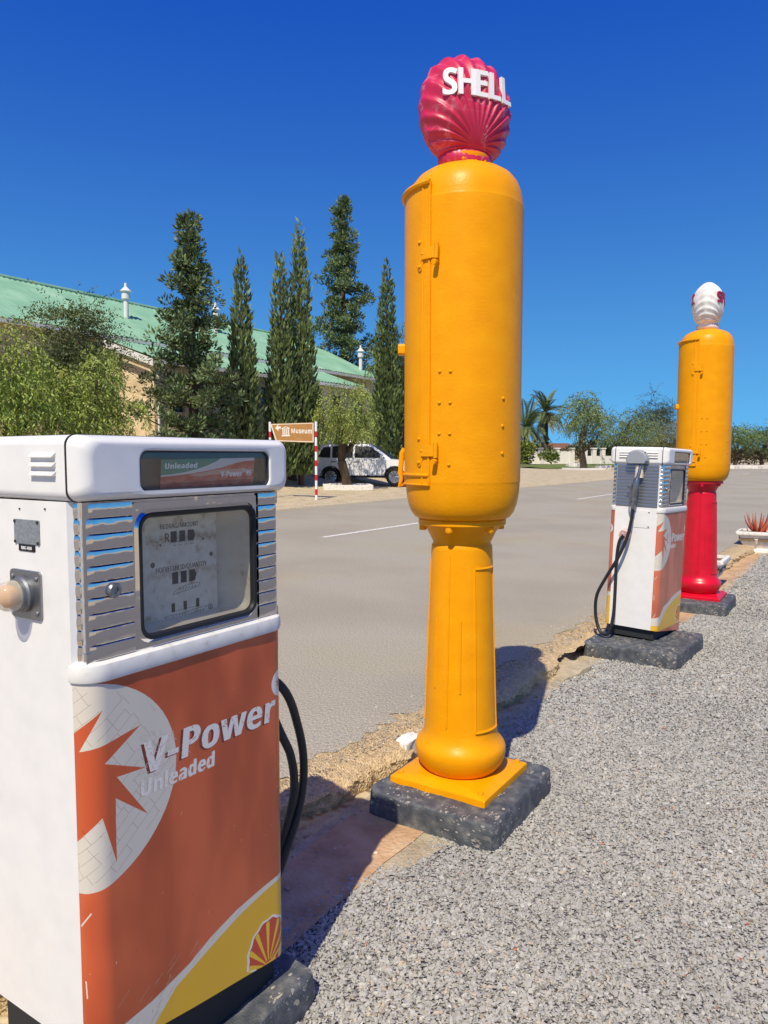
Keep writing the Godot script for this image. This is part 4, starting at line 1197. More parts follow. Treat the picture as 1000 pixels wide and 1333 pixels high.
func dial_print() -> StandardMaterial3D:
	var s := 2000.0
	var im := Image.create_empty(470, 554, false, Image.FORMAT_RGBA8)
	var at := func(a: float, hh: float) -> Vector2: return Vector2((a + 0.42) * s, (1.462 - hh) * s)
	var n := FastNoiseLite.new(); n.seed = 8; n.frequency = 1.0; n.fractal_octaves = 3
	var lowres := Image.create_empty(235, 277, false, Image.FORMAT_RGBA8)
	for y in 277:
		for x in 235:
			var a := x / 235.0 * 0.235 - 0.42; var hh := 1.462 - y / 277.0 * 0.277
			var k := 0.12 * (n.get_noise_2d(x * 0.03, y * 0.03) + 0.5)
			# rust-brown smears over the two counters and along the lower edge
			for e in [[1.4, -0.4, -0.185, 0.75], [1.316, -0.41, -0.18, 0.4]]:
				var across := absf(hh - e[0] - 0.01 * n.get_noise_2d(x * 0.05, 3)) / 0.014
				if across < 1.0 and a > e[1] and a < e[2]: k += (1.0 - across) * e[3] * (0.6 + 0.6 * n.get_noise_2d(x * 0.08, y * 0.2))
			k += smoothstep(0.2, 0.7, n.get_noise_2d(x * 0.02 + 9, y * 0.015)) * 0.4
			if hh < 1.192 + 0.006 * n.get_noise_2d(x * 0.1, 0): k += 0.5
			lowres.set_pixel(x, y, rgb(232, 225, 202).lerp(rgb(140, 106, 62), clampf(k, 0, 0.85)))
	lowres.resize(470, 554, Image.INTERPOLATE_BILINEAR)
	im.blit_rect(lowres, Rect2i(0, 0, 470, 554), Vector2i.ZERO)
	var ink := rgb(30, 27, 26)
	for k in 2: write(im, "BEDRAG/AMOUNT", at.call(-0.366, 1.427) + Vector2(k, 0), 0.0115 * s, 0.12 * s, ink, 0, 0, false)
	write(im, "R", at.call(-0.352, 1.394), 0.022 * s, 0.013 * s, ink, 0, 0, false)
	for k in 2: write(im, "HOEVEELHEID/QUANTITY", at.call(-0.382, 1.323) + Vector2(k, 0), 0.0115 * s, 0.162 * s, ink, 0, 0, false)
	for row in [[-0.335, 1.392, 1.419], [-0.333, 1.289, 1.318]]:
		for i in 3:
			var a: float = row[0] + 0.027 * i
			var q0: Vector2 = at.call(a, row[2]); var q1: Vector2 = at.call(a + 0.019, row[1])
			var pl := PackedVector2Array([q0, Vector2(q1.x, q0.y), q1, Vector2(q0.x, q1.y)])
			if i == 2: pl.insert(2, Vector2(q1.x + 10, (q0.y + q1.y) / 2))
			fill(im, pl, rgb(24, 24, 26))
			stroke(im, q0 + Vector2(6, 14), Vector2(q0.x + 8, q1.y - 8), 4, rgb(60, 62, 64))
	fill(im, circle(at.call(-0.311, 1.393), 3), ink)
	for a in [-0.337, -0.299, -0.258]:
		var q: Vector2 = at.call(a, 1.242)
		fill(im, PackedVector2Array([q, q + Vector2(22, 0), q + Vector2(22, 44), q + Vector2(0, 44)]), rgb(30, 26, 24))
	# small trade marks below the counters: worn scrolls and hairlines
	var curve := func(pts: Array, wd: float):
		for i in pts.size() - 1: stroke(im, at.call(pts[i][0], pts[i][1]), at.call(pts[i + 1][0], pts[i + 1][1]), wd, rgb(82, 72, 62))
	curve.call([[-0.332, 1.263], [-0.32, 1.274], [-0.29, 1.281], [-0.26, 1.283], [-0.243, 1.28], [-0.25, 1.273], [-0.28, 1.268], [-0.31, 1.266], [-0.332, 1.263]], 2.0)
	for i in 6: curve.call([[-0.312 + i * 0.01, 1.27], [-0.309 + i * 0.01, 1.278], [-0.306 + i * 0.01, 1.271]], 2.4)
	curve.call([[-0.36, 1.212], [-0.35, 1.205], [-0.335, 1.203], [-0.28, 1.206], [-0.235, 1.21], [-0.22, 1.218], [-0.25, 1.217], [-0.3, 1.212], [-0.34, 1.213], [-0.36, 1.212]], 2.0)
	for i in 11: curve.call([[-0.335 + i * 0.01, 1.205], [-0.332 + i * 0.01, 1.211]], 2.4)
	for i in 9: curve.call([[-0.325 + i * 0.008, 1.222], [-0.32 + i * 0.008, 1.2225]], 2.4)
	for i in 4: curve.call([[-0.328 + i * 0.018, 1.384], [-0.318 + i * 0.018, 1.384]], 2.6)
	fill(im, circle(at.call(-0.209, 1.213), 15), ink); fill(im, circle(at.call(-0.209, 1.213), 12), rgb(206, 200, 184))
	write(im, "S", at.call(-0.2125, 1.2085), 16, 12, ink)
	for q in [[-0.391, 1.343, 13], [-0.204, 1.35, 11], [-0.367, 1.389, 6], [-0.23, 1.392, 6], [-0.367, 1.191, 9], [-0.219, 1.197, 8]]:
		fill(im, circle(at.call(q[0], q[1]), q[2]), rgb(62, 54, 46)); fill(im, circle(at.call(q[0], q[1]) + Vector2(-1, -1), q[2] * 0.6), rgb(104, 96, 84))
	return image_mat(im, 0.5)
func card_print() -> StandardMaterial3D:
	var w := 610; var h := 138
	var im := Image.create_empty(w, h, false, Image.FORMAT_RGBA8)
	print_noise(im, 51, Vector2(0.05, 0.12), rgb(190, 62, 48), rgb(206, 110, 92), 0.3, 0.75)
	var k := Vector2(w / 433.0, h / 138.0)
	var conv := func(pts: Array) -> PackedVector2Array:
		var o := PackedVector2Array()
		for p in pts: o.append(Vector2((p[0] - 355.0) * k.x, (p[1] - 210.0) * k.y))
		return o
	fill(im, conv.call([[355, 205], [790, 205], [790, 224], [740, 226], [690, 236], [620, 258], [560, 270], [480, 282], [400, 289], [355, 291]]), rgb(216, 214, 206))
	fill(im, conv.call([[355, 205], [625, 205], [600, 222], [560, 242], [510, 260], [450, 274], [400, 281], [355, 284]]), rgb(22, 138, 112))
	fill(im, conv.call([[470, 290], [600, 268], [720, 264], [786, 268], [786, 282], [640, 286], [520, 298]]), rgb(206, 160, 140))
	stroke(im, Vector2(0, 118), Vector2(w, 112), 3, rgb(140, 44, 36))
	for e in 2: write(im, "Unleaded", (conv.call([[371, 254]]))[0] + Vector2(e * 1.5, 0), 25, 137 * k.x, rgb(224, 238, 230))
	for e in 3: write(im, "V-Power", (conv.call([[620, 303]]))[0] + Vector2(e * 1.5, -e % 2), 26, 106 * k.x, rgb(240, 234, 226))
	fill(im, circle((conv.call([[735, 272]]))[0], 9), rgb(232, 222, 212)); fill(im, circle((conv.call([[735, 272]]))[0], 4), rgb(190, 70, 56))
	for e in 2: write(im, "95", (conv.call([[746, 300]]))[0] + Vector2(e * 1.5, 0), 26, 29 * k.x, rgb(240, 234, 226))
	return image_mat(im, 0.6)
func museum_print() -> StandardMaterial3D:
	var w := 680; var h := 310
	var im := Image.create_empty(w, h, false, Image.FORMAT_RGBA8)
	print_noise(im, 61, Vector2(0.03, 0.03), rgb(178, 128, 70), rgb(186, 138, 82))
	var cream := rgb(238, 234, 224)
	# border of the pointed blade
	var e := [Vector2(14, 14), Vector2(w - 14, 14), Vector2(w - 14, h - 14), Vector2(92, h - 14)]
	for i in 4: stroke(im, e[i], e[(i + 1) % 4], 11, cream)
	fill(im, PackedVector2Array([Vector2(0, 0), Vector2(8, 8), Vector2(84, h), Vector2(0, h)]), cream)
	var o := Vector2(-100, -148) 
	var k := Vector2(w / 262.0, h / 118.0)
	var c := func(x: float, y: float) -> Vector2: return (Vector2(x, y) + o) * k
	fill(im, PackedVector2Array([c.call(128, 177), c.call(148, 155), c.call(148, 168), c.call(164, 168), c.call(164, 182), c.call(148, 182), c.call(148, 197)]), cream)
	fill(im, PackedVector2Array([c.call(168, 182), c.call(176, 174), c.call(192, 169), c.call(208, 174), c.call(216, 181), c.call(216, 186), c.call(168, 187)]), cream)
	fill(im, PackedVector2Array([c.call(176, 180), c.call(192, 174), c.call(208, 179), c.call(208, 181), c.call(176, 182)]), rgb(168, 114, 50))
	for i in 4: fill(im, PackedVector2Array([c.call(173 + i * 11, 188), c.call(179 + i * 11, 188), c.call(179 + i * 11, 224), c.call(173 + i * 11, 224)]), cream)
	fill(im, PackedVector2Array([c.call(167, 225), c.call(217, 224), c.call(217, 232), c.call(167, 233)]), cream)
	write(im, "Museum", c.call(226, 213), 29 * k.y, 124 * k.x, cream)
	return image_mat(im, 0.45)

# ---------------------------------------------------------------- trees
func leaf(mb: MB, p: Vector3, along: Vector3, across: Vector3, col: Color):   # kite-shaped leaf
	var m := p + along * 0.4
	mb.v.append(p); mb.v.append(m + across); mb.v.append(p + along)
	mb.v.append(p); mb.v.append(p + along); mb.v.append(m - across)
	for i in 6: mb.c.append(col)
func rand_dir() -> Vector3:
	return Vector3(rng.randfn(), rng.randfn(), rng.randfn()).normalized()
func limb(mb: MB, a: Vector3, b: Vector3, r0: float, r1: float, sag := 0.15):
	var path := []; var radii := []
	var side := rand_dir() * a.distance_to(b) * sag
	for i in 6:
		var f := i / 5.0
		path.append(a.lerp(b, f) + side * sin(PI * f) + rand_dir() * r0 * 0.15); radii.append(lerpf(r0, r1, f))
	mb.tube(path, radii, 8)

func pepper_tree(called: String, label: String, at: Vector3, h: float, wide: float, seed_: int, amount := 1.0, col := Color(0.14, 0.19, 0.035), group := "", low := 0.28, leaf_k := 1.0, weep := 1.0):
	rng.seed = seed_
	var t := thing(called, label, "tree", at, 0.0, group)
	var tb := MB.new()
	var fork := Vector3(rng.randf_range(-0.05, 0.05) * h, h * rng.randf_range(0.2, 0.27), 0)
	var r := h * 0.042
	tb.tube([Vector3(0, -0.1, 0), Vector3(0, h * 0.03, 0), fork * 0.5 + Vector3(h * 0.01, 0, 0), fork], [r * 1.5, r * 1.1, r * 0.95, r * 0.95], 10)
	var cb := MB.new()
	var c := Vector3(0, h * 0.63, 0)
	var clumps := []
	var n := int(70 * amount)
	for i in n:
		var d := rand_dir()
		var q := pow(rng.randf(), 0.45)
		var p := c + Vector3(d.x * wide * 0.46, d.y * h * 0.3, d.z * wide * 0.46) * q
		p *= 1.0 + 0.05 * rng.randfn()
		clumps.append(p)
	for i in 7:
		var p: Vector3 = clumps[i * int(n / 7.0)]
		limb(tb, fork, fork.lerp(p, 0.85), r * 0.6, r * 0.15)
	for p in clumps:
		var tone := exp(rng.randfn(0, 0.22))
		var warm := rng.randf()
		for s in int(14 + 6 * rng.randf()):
			var d := rand_dir()
			var q: Vector3 = p + Vector3(d.x, absf(d.y) * 0.5, d.z) * wide * 0.075
			var heading := Vector3(d.x, 0.5 * absf(d.y) + 0.2, d.z).normalized()
			var outw := Vector3(q.x, 0, q.z).normalized()
			heading = (heading + outw * 0.4).normalized()
			var step := 0.062 * leaf_k
			var len_ := int(lerpf(9.0, 20.0, rng.randf()) * h / 5.0 / leaf_k)
			for k in len_:
				heading = (heading + Vector3.DOWN * 0.3 * weep).normalized()
				q += heading * step
				if q.y < h * low * 0.8: break
				var side := heading.cross(rand_dir()).normalized()
				var lf := (heading * 0.5 + side * 0.8 + Vector3.DOWN * 0.5 * weep).normalized() * 0.11 * leaf_k * rng.randf_range(0.7, 1.3)
				var g := tone * exp(rng.randfn(0, 0.18))
				leaf(cb, q, lf, lf.cross(rand_dir()).normalized() * 0.019 * leaf_k, Color(col.r * g * (0.92 + 0.25 * warm), col.g * g, col.b * g))
	obj("trunk", tb, M.bark, t)
	obj("crown", cb.build(0.0), M.leaf_pepper, t)
	return t

func cypress(label: String, at: Vector3, h: float, wide: float, seed_: int, group: String, col := Color(0.13, 0.175, 0.055)):
	rng.seed = seed_
	var t := thing("cypress_tree", label, "tree", at, 0.0, group)
	var tb := MB.new()
	tb.tube([Vector3(0, -0.1, 0), Vector3(0, h * 0.3, 0), Vector3(0, h * 0.96, 0)], [wide * 0.09, wide * 0.07, 0.02], 8)
	obj("trunk", tb, M.bark, t)
	var lump := FastNoiseLite.new(); lump.seed = seed_; lump.frequency = 0.9
	var cb := MB.new()
	for i in int(900 * h * wide * 0.42):
		var f := 1.0 - sqrt(rng.randf()) * 0.985
		f = clampf(f, 0.04, 1.0)
		var a := rng.randf() * TAU
		var prof := sqrt(clampf(f / 0.16, 0, 1)) * pow(1.0 - f, 0.62) * 1.25
		var ridge := 0.82 + 0.5 * lump.get_noise_3d(cos(a) * 1.4, f * h * 0.55, sin(a) * 1.4) + 0.12 * sin(a * 5 + f * 9)
		var r := wide * 0.5 * minf(prof, 1.0) * ridge * (1.0 - 0.45 * pow(rng.randf(), 2.0))
		var d := Vector3(cos(a), 0, sin(a))
		var p := d * r + Vector3(0, f * h, 0)
		var up := (Vector3.UP * 1.0 + d * 0.35 + rand_dir() * 0.35).normalized() * rng.randf_range(0.16, 0.34)
		var g := exp(rng.randfn(0, 0.3))
		leaf(cb, p, up, up.cross(rand_dir()).normalized() * 0.05, Color(col.r * g, col.g * g, col.b * g))
	obj("crown", cb.build(0.0), M.leaf_dark, t)
	return t

func conifer(label: String, at: Vector3, h: float, wide: float, seed_: int, group: String, k_ := 1.0, col := Color(0.115, 0.165, 0.06)):
	rng.seed = seed_
	var t := thing("conifer_tree", label, "tree", at, 0.0, group)
	var tb := MB.new(); var cb := MB.new()
	tb.tube([Vector3(0, -0.1, 0), Vector3(0.05, h * 0.4, 0), Vector3(0, h * 0.98, 0)], [wide * 0.055, wide * 0.04, 0.02], 10)
	var y := h * 0.17
	while y < h:
		var f := y / h
		var reach := wide * 0.5 * smoothstep(-0.05, 0.3, f) * pow(1.0 - f, 0.95) * 1.25 + 0.1
		var count := 6 if f < 0.8 else 4
		var turn := rng.randf() * TAU
		for b in count:
			var a := turn + TAU * b / count + rng.randfn(0, 0.25)
			var len_ := reach * rng.randf_range(0.45, 1.22)
			var tip := Vector3(cos(a) * len_, y + len_ * 0.16 + rng.randfn(0, 0.12), sin(a) * len_)
			tb.tube([Vector3(0, y, 0), Vector3(cos(a), 0, sin(a)) * len_ * 0.5 + Vector3(0, y - len_ * 0.02, 0), tip], [0.05 * (1.1 - f), 0.03 * (1.1 - f), 0.008], 5)
			var lumps := 2 + int(len_ / 0.42 / k_)
			for k in lumps:
				var q := lerpf(0.3, 1.05, (k + rng.randf()) / lumps)
				var c := Vector3(0, y, 0).lerp(tip, q) + rand_dir() * 0.14 * k_
				var rad := rng.randf_range(0.18, 0.34) * (1.15 - 0.35 * f) * k_
				var tone := exp(rng.randfn(0, 0.22))
				for s in 74:
					var d := rand_dir()
					var p: Vector3 = c + Vector3(d.x, d.y * 0.8, d.z) * rad * pow(rng.randf(), 0.4)
					var lf := (d + Vector3.UP * 0.7).normalized() * rng.randf_range(0.09, 0.19) * k_
					var g := tone * exp(rng.randfn(0, 0.25))
					leaf(cb, p, lf, lf.cross(rand_dir()).normalized() * 0.032 * k_, Color(col.r * g, col.g * g, col.b * g))
		y += lerpf(0.75, 0.45, f) * k_
	obj("trunk", tb, M.bark, t)
	obj("crown", cb.build(0.0), M.leaf_dark, t)
	return t

func palm(label: String, at: Vector3, trunk_h: float, reach: float, seed_: int):
	rng.seed = seed_
	var t := thing("palm_tree", label, "tree", at, 0.0, "palms behind the white wall")
	var tb := MB.new()
	tb.tube([Vector3(0, -0.1, 0), Vector3(0, 0.4, 0), Vector3(0.1, trunk_h * 0.6, 0), Vector3(0.05, trunk_h, 0)], [0.5, 0.38, 0.33, 0.4], 12)
	obj("trunk", tb, M.bark, t)
	var cb := MB.new()
	for i in 46:
		var a := rng.randf() * TAU
		var el := lerpf(-0.5, 1.35, float(i) / 45.0)
		var heading := Vector3(cos(a) * cos(el), sin(el), sin(a) * cos(el))
		var p := Vector3(0.05, trunk_h, 0)
		var dead := el < -0.25
		for k in 22:
			heading = (heading + Vector3.DOWN * 0.055).normalized()
			p += heading * reach / 22.0
			var side := heading.cross(Vector3.UP).normalized()
			for s in [-1, 1]:
				var lf: Vector3 = (side * s * 0.9 + heading * 0.8 + Vector3.UP * 0.15).normalized() * reach * 0.2 * sin(PI * lerpf(0.15, 0.95, k / 21.0))
				var g := exp(rng.randfn(0, 0.2))
				var col := Color(0.2, 0.15, 0.06) if dead else Color(0.12, 0.16, 0.05)
				leaf(cb, p, lf, heading * 0.1, Color(col.r * g, col.g * g, col.b * g))
	obj("crown", cb.build(0.0), M.leaf_dark, t)

func shrub(called: String, label: String, at: Vector3, size: Vector3, seed_: int, col: Color, n := 1800, group := "", leaf_s := 0.2):
	rng.seed = seed_
	var t := thing(called, label, "shrub", at, 0.0, group)
	var cb := MB.new()
	var blobs := []
	for i in 9: blobs.append([Vector3(rng.randf_range(-0.4, 0.4) * size.x, rng.randf_range(0.25, 0.75) * size.y, rng.randf_range(-0.4, 0.4) * size.z), rng.randf_range(0.2, 0.34)])
	for i in n:
		var b: Array = blobs[i % 9]
		var d := rand_dir()
		var p: Vector3 = b[0] + Vector3(d.x * size.x, d.y * size.y, d.z * size.z) * b[1] * pow(rng.randf(), 0.35)
		p.y = maxf(p.y, 0.03)
		var lf := (d + Vector3.UP * 0.4 + rand_dir() * 0.6).normalized() * leaf_s * rng.randf_range(0.7, 1.4)
		var g := exp(rng.randfn(0, 0.3))
		leaf(cb, p, lf, lf.cross(rand_dir()).normalized() * leaf_s * 0.3, Color(col.r * g, col.g * g, col.b * g))
	obj("foliage", cb.build(0.0), M.leaf_pepper, t)
	var st := MB.new()
	for i in 4: st.tube([Vector3(0, -0.05, 0), blobs[i][0] * 0.9], [0.04, 0.015], 6)
	obj("stem", st, M.bark, t)
	return t

# ---------------------------------------------------------------- hall across the road (local x = along the road, local z = -v)
func wall_boxes(mb: MB, x0: float, x1: float, y0: float, y1: float, z0: float, z1: float, holes: Array):
	var x := x0
	for h in holes:
		mb.box(Vector3(x, y0, z0), Vector3(h[0], y1, z1))
		mb.box(Vector3(h[0], y0, z0), Vector3(h[1], h[2], z1)); mb.box(Vector3(h[0], h[3], z0), Vector3(h[1], y1, z1))
		x = h[1]
	mb.box(Vector3(x, y0, z0), Vector3(x1, y1, z1))
func corrugated(x0: float, x1: float, ya: float, za: float, yb: float, zb: float) -> MB:   # sheet roof from (ya, za) down to (yb, zb), waves across x
	var mb := MB.new()
	var n := int((x1 - x0) / 0.11)
	var row := []
	for i in n + 1:
		var x := lerpf(x0, x1, float(i) / n)
		var lift := 0.022 * (1 if i % 2 == 0 else -1) + 0.03 * wobble.get_noise_2d(x * 12, 4)
		row.append([Vector3(x, ya + lift, za), Vector3(x, lerpf(ya, yb, 0.5) + lift - 0.02, lerpf(za, zb, 0.5)), Vector3(x, yb + lift, zb)])
	for i in n:
		for k in 2: mb.quad(row[i][k], row[i + 1][k], row[i + 1][k + 1], row[i][k + 1])
	return mb
func hall():
	var t := thing("church_hall", "long cream plastered hall with a green corrugated roof behind the trees", "building", Vector3.ZERO, road_turn)
	var zf := -20.5; var zm := -23.1; var zr := -28.1
	var eave := 6.1; var ridge := 8.55; var base := 0.9
	var x0 := -8.0; var x1 := 34.5; var wx0 := 17.0; var wx1 := 29.0
	var holes := []
	for x in [17.65, 20.1, 22.4, 24.8, 27.2]: holes.append([x, x + 0.7, 3.2, 4.45])
	var fw := MB.new()
	wall_boxes(fw, wx0, wx1, 2.4, 5.0, zf - 0.3, zf, holes)
	obj("wing_wall", fw, M.plaster, t, 20.0)
	var ew := MB.new()
	ew.prism(PackedVector2Array([Vector2(-zf - 0.3, base), Vector2(-zm, base), Vector2(-zm, 5.95), Vector2(-zf - 0.3, 5.0), ]), 0.0, 0.3)
	ew = MB.new()
	ew.prism(PackedVector2Array([Vector2(20.8, base), Vector2(23.1, base), Vector2(23.1, 5.9), Vector2(20.8, 5.06)]), 0.0, 0.3)
	ew.moved(Transform3D(Basis(Vector3.UP, PI / 2), Vector3(wx0, 0, 0)))
	obj("end_wall", ew, M.plaster, t, 20.0)
	var ew2 := MB.new()
	ew2.prism(PackedVector2Array([Vector2(20.8, base), Vector2(23.1, base), Vector2(23.1, 5.9), Vector2(20.8, 5.06)]), 0.0, 0.3)
	ew2.moved(Transform3D(Basis(Vector3.UP, PI / 2), Vector3(wx1 - 0.3, 0, 0)))
	obj("end_wall", ew2, M.plaster, t, 20.0)
	var mw := MB.new()
	wall_boxes(mw, x0, x1, base, eave, zm - 0.3, zm - 0.002, [[-4.0, -3.2, 3.0, 4.6], [0.0, 0.8, 3.0, 4.6], [4.0, 4.8, 3.0, 4.6], [8.0, 8.8, 3.0, 4.6], [12.0, 12.8, 3.0, 4.6], [30.5, 31.3, 3.0, 4.6], [32.6, 33.4, 3.0, 4.6]])
	mw.box(Vector3(x0, base, -33.1), Vector3(x1, eave, -32.8))
	obj("main_wall", mw, M.plaster, t, 20.0)
	for x in [x0, x1 - 0.3]:
		var gw := MB.new()
		gw.prism(PackedVector2Array([Vector2(23.4, base), Vector2(32.8, base), Vector2(32.8, eave), Vector2(28.1, ridge - 0.1), Vector2(23.4, eave)]), 0.0, 0.3)
		gw.moved(Transform3D(Basis(Vector3.UP, PI / 2), Vector3(x, 0, 0)))
		obj("gable_wall", gw, M.plaster, t, 20.0)
	# stone footing of the wing, stone by stone
	var stones := []
	for k in 5:
		var sb := MB.new()
		var r := RandomNumberGenerator.new(); r.seed = 60 + k
		var l0 := PackedVector3Array(); var l1 := PackedVector3Array(); var l2 := PackedVector3Array()
		for p in sb.rr(0.56, 0.27, 0.03, 0.0, Vector2.ZERO, 2):
			var e := Vector3(r.randf_range(-0.012, 0.012), r.randf_range(-0.012, 0.012), 0)
			l0.append(p + e); l1.append(p + e + Vector3(0, 0, 0.05)); l2.append(p * 0.9 + Vector3(0, 0, 0.07 + r.randf_range(0, 0.01)))
		sb.loft([l0, l1, l2], false, true)
		stones.append(sb.build(30.0))
	var tones := []
	for c in [rgb(150, 140, 124), rgb(166, 156, 140), rgb(138, 130, 118), rgb(176, 164, 146)]: tones.append(mat(c, 0.9))
	var fb := MB.new()
	fb.box(Vector3(wx0 + 0.01, base - 0.4, zf - 0.29), Vector3(wx1 - 0.01, 2.4, zf + 0.01))
	fb.box(Vector3(wx0 + 0.002, 2.398, zf - 0.2), Vector3(wx1 - 0.002, 2.44, zf + 0.06))
	var foot := obj("footing", fb, M.footing, t, 20.0)
	rng.seed = 31
	for row in 5:
		var x := wx0 + 0.3 + (0.3 if row % 2 else 0.0)
		while x < wx1 - 0.3:
			var o := obj("stone", stones[rng.randi() % 5], tones[rng.randi() % 4], foot)
			o.position = Vector3(x, 1.03 + row * 0.285, zf + 0.005)
			x += 0.585
	var win := func(x: float, y0: float, y1: float, z: float, w: float):
		var fr := MB.new()
		for b in [[0.0, 0.06, 0.0, 1.0], [w - 0.06, w, 0.0, 1.0]]: fr.box(Vector3(x + b[0], y0, z - 0.16), Vector3(x + b[1], y1, z - 0.1))
		for y in [y0, (y0 + y1) / 2 - 0.03, y1 - 0.06]: fr.box(Vector3(x + 0.06, y, z - 0.158), Vector3(x + w - 0.06, y + 0.06, z - 0.102))
		fr.box(Vector3(x + w / 2 - 0.02, y0 + 0.06, z - 0.155), Vector3(x + w / 2 + 0.02, y1 - 0.06, z - 0.105))
		var f := obj("window", fr, M.frame_dark, t, 20.0)
		var gl := MB.new(); gl.box(Vector3(x + 0.02, y0 + 0.02, z - 0.14), Vector3(x + w - 0.02, y1 - 0.02, z - 0.13))
		obj("pane", gl, M.dark_glass, f, 20.0)
		var sl := MB.new(); sl.box(Vector3(x - 0.06, y0 - 0.07, z - 0.1), Vector3(x + w + 0.06, y0 - 0.002, z + 0.06))
		obj("sill", sl, M.plaster, f, 20.0)
	for h in holes: win.call(h[0], h[2], h[3], zf, 0.7)
	for x in [-4.0, 0.0, 4.0, 8.0, 12.0, 30.5, 32.6]: win.call(x, 3.0, 4.6, zm, 0.8)
	# roofs
	var roof := obj("roof", corrugated(x0 - 0.4, x1 + 0.4, ridge, zr, eave - 0.12, zm + 0.45), M.roof, t, 20.0)
	obj("roof_back", corrugated(x0 - 0.4, x1 + 0.4, ridge, zr, eave - 0.12, -33.5), M.roof, t, 20.0)
	obj("wing_roof", corrugated(wx0 - 0.35, wx1 + 0.35, 5.93, zm + 0.1, 4.96, zf + 0.4), M.roof, t, 20.0)
	var rc := MB.new(); rc.tube([Vector3(x0 - 0.4, ridge + 0.02, zr), Vector3(x1 + 0.4, ridge + 0.02, zr)], 0.09, 8)
	obj("ridge_cap", rc, M.roof, t)
	var ga := MB.new()
	ga.box(Vector3(x0 - 0.4, eave - 0.29, zm + 0.36), Vector3(x1 + 0.4, eave - 0.16, zm + 0.5))
	obj("gutter", ga, M.trim_white, t, 20.0)
	var gb := MB.new()
	gb.box(Vector3(wx0 - 0.35, 4.78, zf + 0.32), Vector3(wx1 + 0.35, 4.91, zf + 0.46))
	obj("gutter", gb, M.trim_white, t, 20.0)
	var bb := MB.new()
	bb.prism(PackedVector2Array([Vector2(20.05, 4.66), Vector2(20.05, 4.9), Vector2(23.05, 5.88), Vector2(23.05, 5.64)]), 0.0, 0.04)
	bb.moved(Transform3D(Basis(Vector3.UP, PI / 2), Vector3(wx0 - 0.4, 0, 0)))
	obj("barge_board", bb, M.trim_white, t, 20.0)
	var pipe := MB.new()
	pipe.tube([Vector3(wx0 + 0.12, 4.8, zf + 0.39), Vector3(wx0 + 0.12, 4.6, zf + 0.08), Vector3(wx0 + 0.12, base, zf + 0.08)], 0.045, 8)
	obj("downpipe", pipe, M.trim_white, t)
	# ventilators on the roof
	for q in [[19.9, 0.5], [25.3, 0.42], [34.3, 0.85]]:
		var z := lerpf(zr, zm, q[1]); var y := lerpf(ridge, eave, q[1])
		var vb := MB.new()
		vb.lathe([Vector2(0.1, y - 0.1), Vector2(0.1, y + 0.75), Vector2(0.17, y + 0.76), Vector2(0.17, y + 1.05), Vector2(0.24, y + 1.07), Vector2(0.06, y + 1.25), Vector2(0.05, y + 1.4), Vector2(0.0, y + 1.42)], 12, Vector3(q[0], 0, z))
		obj("ventilator", vb, M.trim_white, t)

